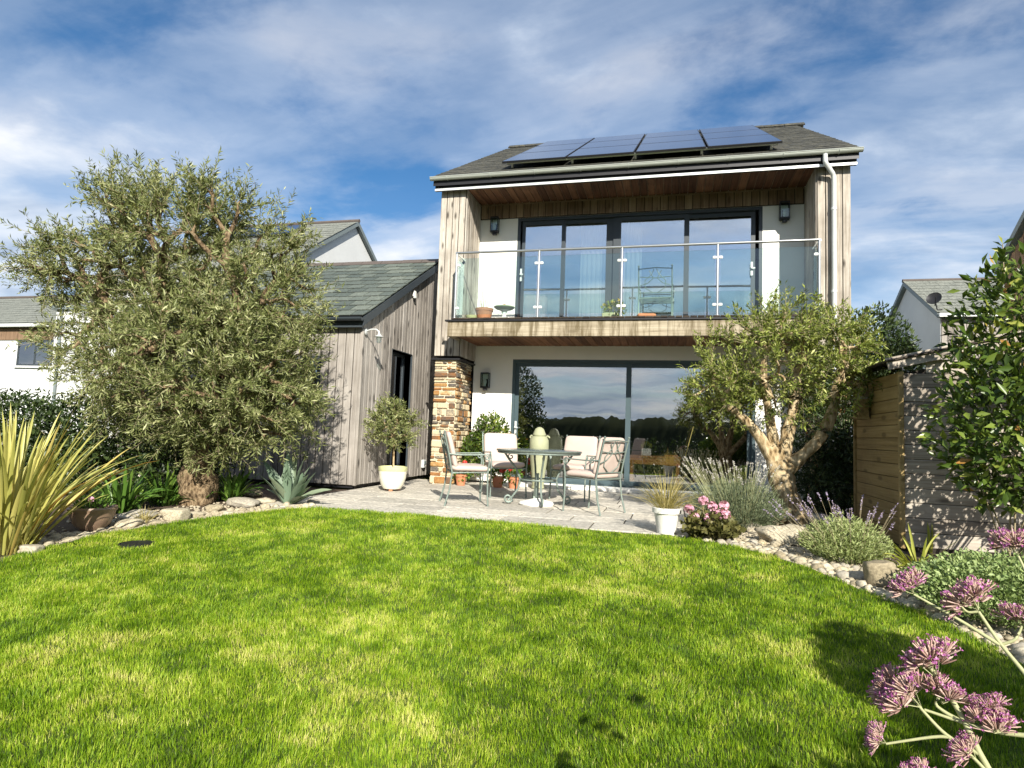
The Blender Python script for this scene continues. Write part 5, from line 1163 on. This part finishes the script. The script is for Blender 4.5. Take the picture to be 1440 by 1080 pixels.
pit = min(pit, math.radians(48)); hf = 3.0; yr_ = c2.y - hf + .15
o, pt, ze = gable_house('timber_house', 6.6, 14, yr_, c2.z + hf * math.tan(pit) - .15, hf, pit, 'brown timber clad gable house behind the glossy shrub', M['brownw'], M['nroof'])
boards_v(o, M['brownw'], 'x', yr_ - hf + .05, yr_ + hf - .05, 6.585, 0, 0, .15, zf=lambda y: ze + (hf - abs(y - yr_)) * math.tan(pit) - .05)

# ------------------------------------------------------------------ on the balcony
YP = 10.32; ZT = ZB1 + .0595
q = at_y(681, 440, YP); p = empty('terracotta_pot', (q.x, YP, ZT), 'terracotta pot with bare twigs on the balcony', 'plant pot')
MB().lathe([(.105, 0), (.145, .17), (.155, .175), (.16, .22), (.14, .22), (.0, .2)], 26).build('pot', M['terra'], p, True, False)
tw = MB()
for k in range(9): a = rng.uniform(0, 6.28); tw.tube([(0.03 * math.cos(a), .03 * math.sin(a), .19), (.10 * math.cos(a), .08 * math.sin(a), .34), (.2 * math.cos(a) * rng.uniform(.5, 1), .12 * math.sin(a), .42 + .14 * rng.random())], [.005, .004, .002], 5)
tw.build('twigs', M['twig'], p, world=False)
q = at_y(709, 440, YP); p = empty('bird_bath', (q.x, YP, ZT), 'small mossy stone bird bath on the balcony', 'bird bath')
MB().lathe([(.085, 0), (.085, .02), (.05, .04), (.035, .1), (.05, .17), (.09, .19)], 22).build('pedestal', M['white'], p, True, False)
MB().lathe([(.06, .185), (.14, .205), (.18, .235), (.18, .25), (.16, .245), (.1, .225), (0, .22)], 26).build('basin', M['urn'], p, True, False); MB().lathe([(.05, .225), (.055, .27), (.02, .295), (.002, .3)], 14).build('ornament', M['terra'], p, True, False)
q = at_y(661, 444, YP); p = empty('green_bowl', (q.x + .03, YP + .02, ZT), 'low green glazed bowl at the balcony corner', 'bowl')
MB().lathe([(.05, 0), (.10, .04), (.115, .09), (.12, .1), (.1, .098), (.03, .04), (0, .04)], 22).build('bowl', M['glazerim'], p, True, False)
q = at_y(858, 442, YP); p = empty('flowering_pot', (q.x, YP, ZT), 'pale trough of yellow flowering plant on the balcony', 'potted plant')
MB().cbox(.26, .14, .12, .01, Matrix.Translation((0, 0, .06))).build('trough', M['urn'], p, world=False)
B = np.array([q.x, YP, ZT + .16]); n = 420; d = unit(rng.normal(size=(n, 3)) + [0, 0, .3]); P = B + d * [.2, .1, .13] * rng.uniform(.4, 1, (n, 1)) + np.array([.06, 0, .03])
V, F, R = leaf_mesh(P, d, unit(rng.normal(size=(n, 3))), np.full(n, .045), np.full(n, .022), rng.random(n)); obj('foliage', mesh_np(V, [F], R), M['lime'], p); flower_heads(p, [tuple(B + [x, -.08, z]) for x, z in ((-.1, .08), (.05, .12), (.14, .16), (.2, .06), (0, .03))], .04, M['yellow'], m_=16)
q = at_y(922, 440, 10.75); bc = make_chair((q.x, 10.8, ZT), math.radians(88), 'pale metal armchair standing alone on the balcony'); bc['group'] = ''; del bc['group']
pillow('red_cushion', .30, .3, .08, (at_y(908, 442, 10.3).x, 10.3, ZT + .05), Matrix.Identity(4), 'small red cushion lying on the balcony deck', None, .2).data.materials[0] = M['terra']
# ------------------------------------------------------------------ by the patio door and indoors
q = at_y(757, 660, 10.75); p = empty('stone_urn', (q.x, 10.75, .001), 'tall sage green stone urn with domed lid by patio door', 'urn')
MB().lathe([(.10, 0), (.115, .02), (.10, .06), (.12, .25), (.15, .5), (.168, .72), (.162, .84), (.13, .90), (.10, .905)], 34).build('body', M['urn'], p, True, False)
MB().lathe([(.105, .905), (.115, .93), (.10, .97), (.075, 1.03), (.035, 1.06), (.002, 1.065)], 28).build('lid', M['urn'], p, True, False)
for a in (0, math.pi): MB().tube(scroll((.14 * math.cos(a), 0, .88), .04, .8, 0, (Vector((1, 0, 0)), Vector((0, 0, 1)))), .014, 8).build('handle', M['urn'], p, True, False)
ca = MB().tube([at_y(955, 674, 10.6), at_y(975, 600, 10.9)], [.010, .006], 8).build('garden_cane', M['straw']); tag(ca, 'thin bamboo cane leaning against the patio door', 'cane')
qa, qb = at_y(884, 640, 12.2), at_y(958, 641, 12.2); ct = empty('console_table', ((qa.x + qb.x) / 2, 12.4, .03), 'orange brown wooden table indoors behind the patio door', 'table')
zt2 = qa.z; MB().box(qa.x, qb.x, 12.2, 12.75, zt2 - .03, zt2).build('table_top', M['table'], ct); MB().box(qa.x + .02, qb.x - .02, 12.22, 12.73, zt2 - .16, zt2 - .032).build('apron', M['table'], ct)
for x in (qa.x + .03, qb.x - .09):
    for y in (12.24, 12.66): MB().box(x, x + .06, y, y + .06, .03, zt2 - .16).build('leg', M['table'], ct)
hp = empty('house_plant', (qa.x + .32, 12.4, zt2 + .001), 'little leafy plant in a white square pot on the indoor table', 'house plant'); MB().cbox(.18, .18, .14, .01, Matrix.Translation((0, 0, .07))).build('pot', M['white'], hp, world=False)
n = 90; d = unit(rng.normal(size=(n, 3)) + [0, 0, .8]); V, F, R = leaf_mesh(np.array(hp.location) + [0, 0, .15] + d * .06, d, unit(rng.normal(size=(n, 3))), np.full(n, .07), np.full(n, .03), rng.random(n)); obj('foliage', mesh_np(V, [F], R), M['lime'], hp)
for k, hgt in enumerate((.17, .11)):
    bo = empty('toy_boat', (qa.x + .72 + k * .13, 12.42, zt2 + .001), ('taller' if k == 0 else 'shorter') + ' model sailing boat on the indoor table', 'model boat'); MB().prism([(-.05, 0), (.05, 0), (.065, .03), (-.065, .03)], 1, -.015, .015).build('hull', M['table'], bo, world=False); MB().prism([(-.04, .04), (.04, .04), (.0, hgt)], 1, -.002, .002).build('sail', M['straw'], bo, world=False); MB().tube([(0, 0, .03), (0, 0, hgt + .01)], .003, 5).build('mast', M['table'], bo, world=False)
def curtain(x0, x1, label):
    o = empty('curtain', ((x0 + x1) / 2, YB + .3, ZD), label, 'curtain', 'white curtains behind the balcony door'); n = 60; xs = np.linspace(x0, x1, n); ys = YB + .3 + .03 * np.sin(np.linspace(0, (x1 - x0) * 75, n)); V = []
    for z in (ZD + .02, uz1 - .08): V += [(x, y, z) for x, y in zip(xs, ys)]
    for z in (ZD + .02, uz1 - .08): V += [(x, y + .004, z) for x, y in zip(xs, ys)]
    i = np.arange(n - 1); obj('drape', mesh_np(np.array(V), [np.concatenate([np.stack([i, i + 1, i + n + 1, i + n], 1), np.stack([i + 1, i, i + n, i + n + 1], 1) + 2 * n])], None, True), M['curtain'], o); MB().tube([(x0 - .05, YB + .3, uz1 - .07), (x1 + .05, YB + .3, uz1 - .07)], .012, 8).build('rod', M['steel'], o)
xs_ = [at_y(p, 380, YB + .3).x for p in (816, 850, 877, 902)]
curtain(xs_[0], xs_[1], 'white curtain gathered at the inner edge of second balcony pane'); curtain(xs_[2], xs_[3], 'white curtain gathered behind the balcony armchair')
q0, q1 = at_y(738, 440, 12.4), at_y(770, 406, 12.4); a = empty('armchair', ((q0.x + q1.x) / 2, 12.6, ZD - .02), 'terracotta coloured armchair indoors behind the balcony door', 'armchair'); hw = (q1.x - q0.x) / 2
MB().cbox(hw * 2, .5, .2, .03, Matrix.Translation((0, 0, .32))).build('seat', M['terra'], a, world=False); MB().cbox(hw * 2, .12, .6, .04, Matrix.Translation((0, -.22, .62))).build('backrest', M['terra'], a, world=False)
for x in (-1, 1): MB().cbox(.09, .5, .3, .03, Matrix.Translation((x * (hw - .04), .02, .46))).build('arm', M['terra'], a, world=False)
for x in (-1, 1):
    for y in (-.18, .18): MB().box(x * (hw - .05) - .02, x * (hw - .05) + .02, y - .02, y + .02, 0, .22).build('leg', M['table'], a, world=False)
q0, q1 = at_y(950, 434, 12.3), at_y(1052, 434, 12.3); bd = empty('day_bed', ((q0.x + q1.x) / 2, 12.7, ZD - .02), 'low cream day bed indoors behind the balcony door', 'bed')
hw = (q1.x - q0.x) / 2; MB().cbox(hw * 2, .8, .16, .03, Matrix.Translation((0, 0, .38))).build('mattress', M['curtain'], bd, world=False); MB().box(-hw, hw, -.4, .4, .12, .29).build('frame', M['glaze'], bd, world=False)
for x in (-1, 1):
    for y in (-.36, .3): MB().box(x * hw * .95 - .03, x * hw * .95 + .03, y, y + .06, 0, .12).build('leg', M['table'], bd, world=False)

# ------------------------------------------------------------------ verbena close to the camera
def at_d(px, py, d): return ray(px, py).normalized() * d + Vector((0, 0, HC))
def verbena(heads, stems, foot, label, n_per=420):
    o = empty('verbena', foot, label, 'verbena')
    for path, r in stems:
        P = [np.array(p) for p in path]; m_ = len(P); tt = np.linspace(0, m_ - 1, (m_ - 1) * 5 + 1); Q = np.stack([np.interp(tt, np.arange(m_), [p[k] for p in P]) for k in range(3)], 1)
        for _ in range(4): Q[1:-1] = (Q[:-2] + 2 * Q[1:-1] + Q[2:]) / 4
        v, f = tubes_np([(Q, np.linspace(r, r * .6, len(Q)))], 8); obj('stalk', mesh_np(v, [f], None, True), M['vstem'], o)
    for c, root, size in heads:
        size = size * .63; c = np.array(c); ax = unit(c - np.array(root)); n = n_per; d = unit(rng.normal(size=(n, 3)) * .75 + ax * .9)
        d = d[(d @ ax) > .0]; n = len(d); pu = unit(np.cross(ax, rng.normal(size=3))); pv = np.cross(ax, pu); na = 5; k_ = rng.integers(0, na, n)
        sc_ = np.stack([(pu * math.cos(j * 2 * math.pi / na + .4) + pv * math.sin(j * 2 * math.pi / na + .4)) * rng.uniform(.35, .6) + ax * rng.uniform(-.15, .25) for j in range(na)]) * size
        ln = .75 * size * rng.uniform(.72, 1.12, n) * (.85 + .3 * vnoise(d + c * 9, 2.5, 3)); b0 = c - ax * size * .45 + sc_[k_]; b1 = c - ax * size * .45; V = []; F = []; R = []; k = 0
        u = unit(np.cross(d, rng.normal(size=(n, 3)))); w = np.cross(d, u)
        # calyx tubes: three-sided, from the head's heart outwards
        s0 = b0 + d * (ln * .35)[:, None]; s1 = b0 + d * (ln * 1.0)[:, None]
        for j, (p, rr) in enumerate(((s0, size * .014), (s0 * .4 + s1 * .6, size * .034), (s1, size * .024))):
            for a in range(4): V.append(p + (u * math.cos(a * 1.571) + w * math.sin(a * 1.571)) * rr)
        V = np.stack(V, 1).reshape(-1, 3); base = np.arange(n)[:, None] * 12
        for j in range(2):
            for a in range(4): F.append(base + [j * 4 + a, j * 4 + (a + 1) % 4, j * 4 + 4 + (a + 1) % 4, j * 4 + 4 + a])
        rb = np.clip(rng.normal(.38, .13, n), 0, .62); R = np.repeat(rb, 12)
        oh = obj('flower_head', mesh_np(V, [np.concatenate(F)], R), M['verb'], o)
        # open florets on the outer side
        kf = rng.random(n) < .45; q = s1[kf]; dq = d[kf]; mm = 4; q = np.repeat(q, mm, 0); dq = np.repeat(dq, mm, 0); dd = unit(dq * .55 + unit(rng.normal(size=dq.shape)) * .8)
        v, f, r = leaf_mesh(q, dd, dq, np.full(len(q), size * .13), np.full(len(q), size * .08), rng.uniform(.74, 1, len(q))); tag(obj('petals', mesh_np(v, [f], r), M['verb'], oh), kind='stuff')
        pz = []
        for g in range(7):
            dg = unit(rng.normal(size=3) * .5 + ax); pz.append((np.stack([np.array(root), b1 * .6 + np.array(root) * .4 + sc_[g % na] * .4, b1 + sc_[g % na] + ax * size * .25]), [size * .018] * 3))
        v, f = tubes_np(pz, 5); obj('pedicels', mesh_np(v, [f], None, True), M['vstem'], oh)
D1 = 1.02
J = lambda px, py, d=D1: tuple(at_d(px, py, d))
f1 = (1.05, 1.0, ground_z(0, 1.0))
verbena([(J(1300, 922), J(1318, 955), .050), (J(1262, 965), J(1296, 995), .052), (J(1238, 958, 1.05), J(1290, 990, 1.05), .040), (J(1330, 965), J(1325, 990), .040), (J(1228, 1033), J(1246, 1045), .030), (J(1395, 1010), J(1398, 1030), .042), (J(1385, 985), J(1392, 1005), .030), (J(1352, 1050), J(1372, 1066), .036), (J(1285, 1085), J(1295, 1100), .034)],
        [([f1, J(1400, 1110), J(1360, 1020), J(1325, 960), J(1305, 935)], .0042), ([J(1376, 1060), J(1330, 1035), J(1298, 1000), J(1290, 990)], .0026), ([J(1346, 1045), J(1330, 1033), J(1246, 1046)], .0024), ([J(1360, 1018), J(1334, 1005), J(1312, 990), J(1326, 975)], .0026), ([J(1450, 1035), J(1400, 1030), J(1350, 1015), J(1300, 998)], .0028), ([J(1400, 1032), J(1398, 1020), J(1390, 1000)], .0022), ([J(1400, 1100), J(1372, 1068), J(1345, 1045)], .0026)], f1, 'branching verbena with faded purple heads and a lone low bud')
D2 = 1.25; f2 = (1.55, 1.25, ground_z(0, 1.25))
verbena([(J(1357, 835, D2), J(1376, 858, D2), .058), (J(1272, 818, D2), J(1284, 835, D2), .046), (J(1438, 862, D2), J(1437, 880, D2), .046), (J(1420, 757, 1.5), J(1432, 780, 1.5), .062)],
        [([f2, J(1490, 1010, D2), J(1440, 945, D2), J(1406, 905, D2), J(1376, 860, D2)], .0040), ([J(1406, 907, D2), J(1350, 872, D2), J(1285, 836, D2)], .0030), ([J(1406, 907, D2), J(1430, 900, D2), J(1437, 880, D2)], .0026), ([J(1462, 975, 1.4), J(1470, 860, 1.5), J(1432, 782, 1.5)], .0035), ([J(1376, 860, D2), J(1360, 862, D2), J(1350, 850, D2)], .0022)], f2, 'tall verbena with forked stalk and bright magenta head before the sedum')

print('tris total', sum(len(m.loops) - 2 * len(m.polygons) for m in bpy.data.meshes))
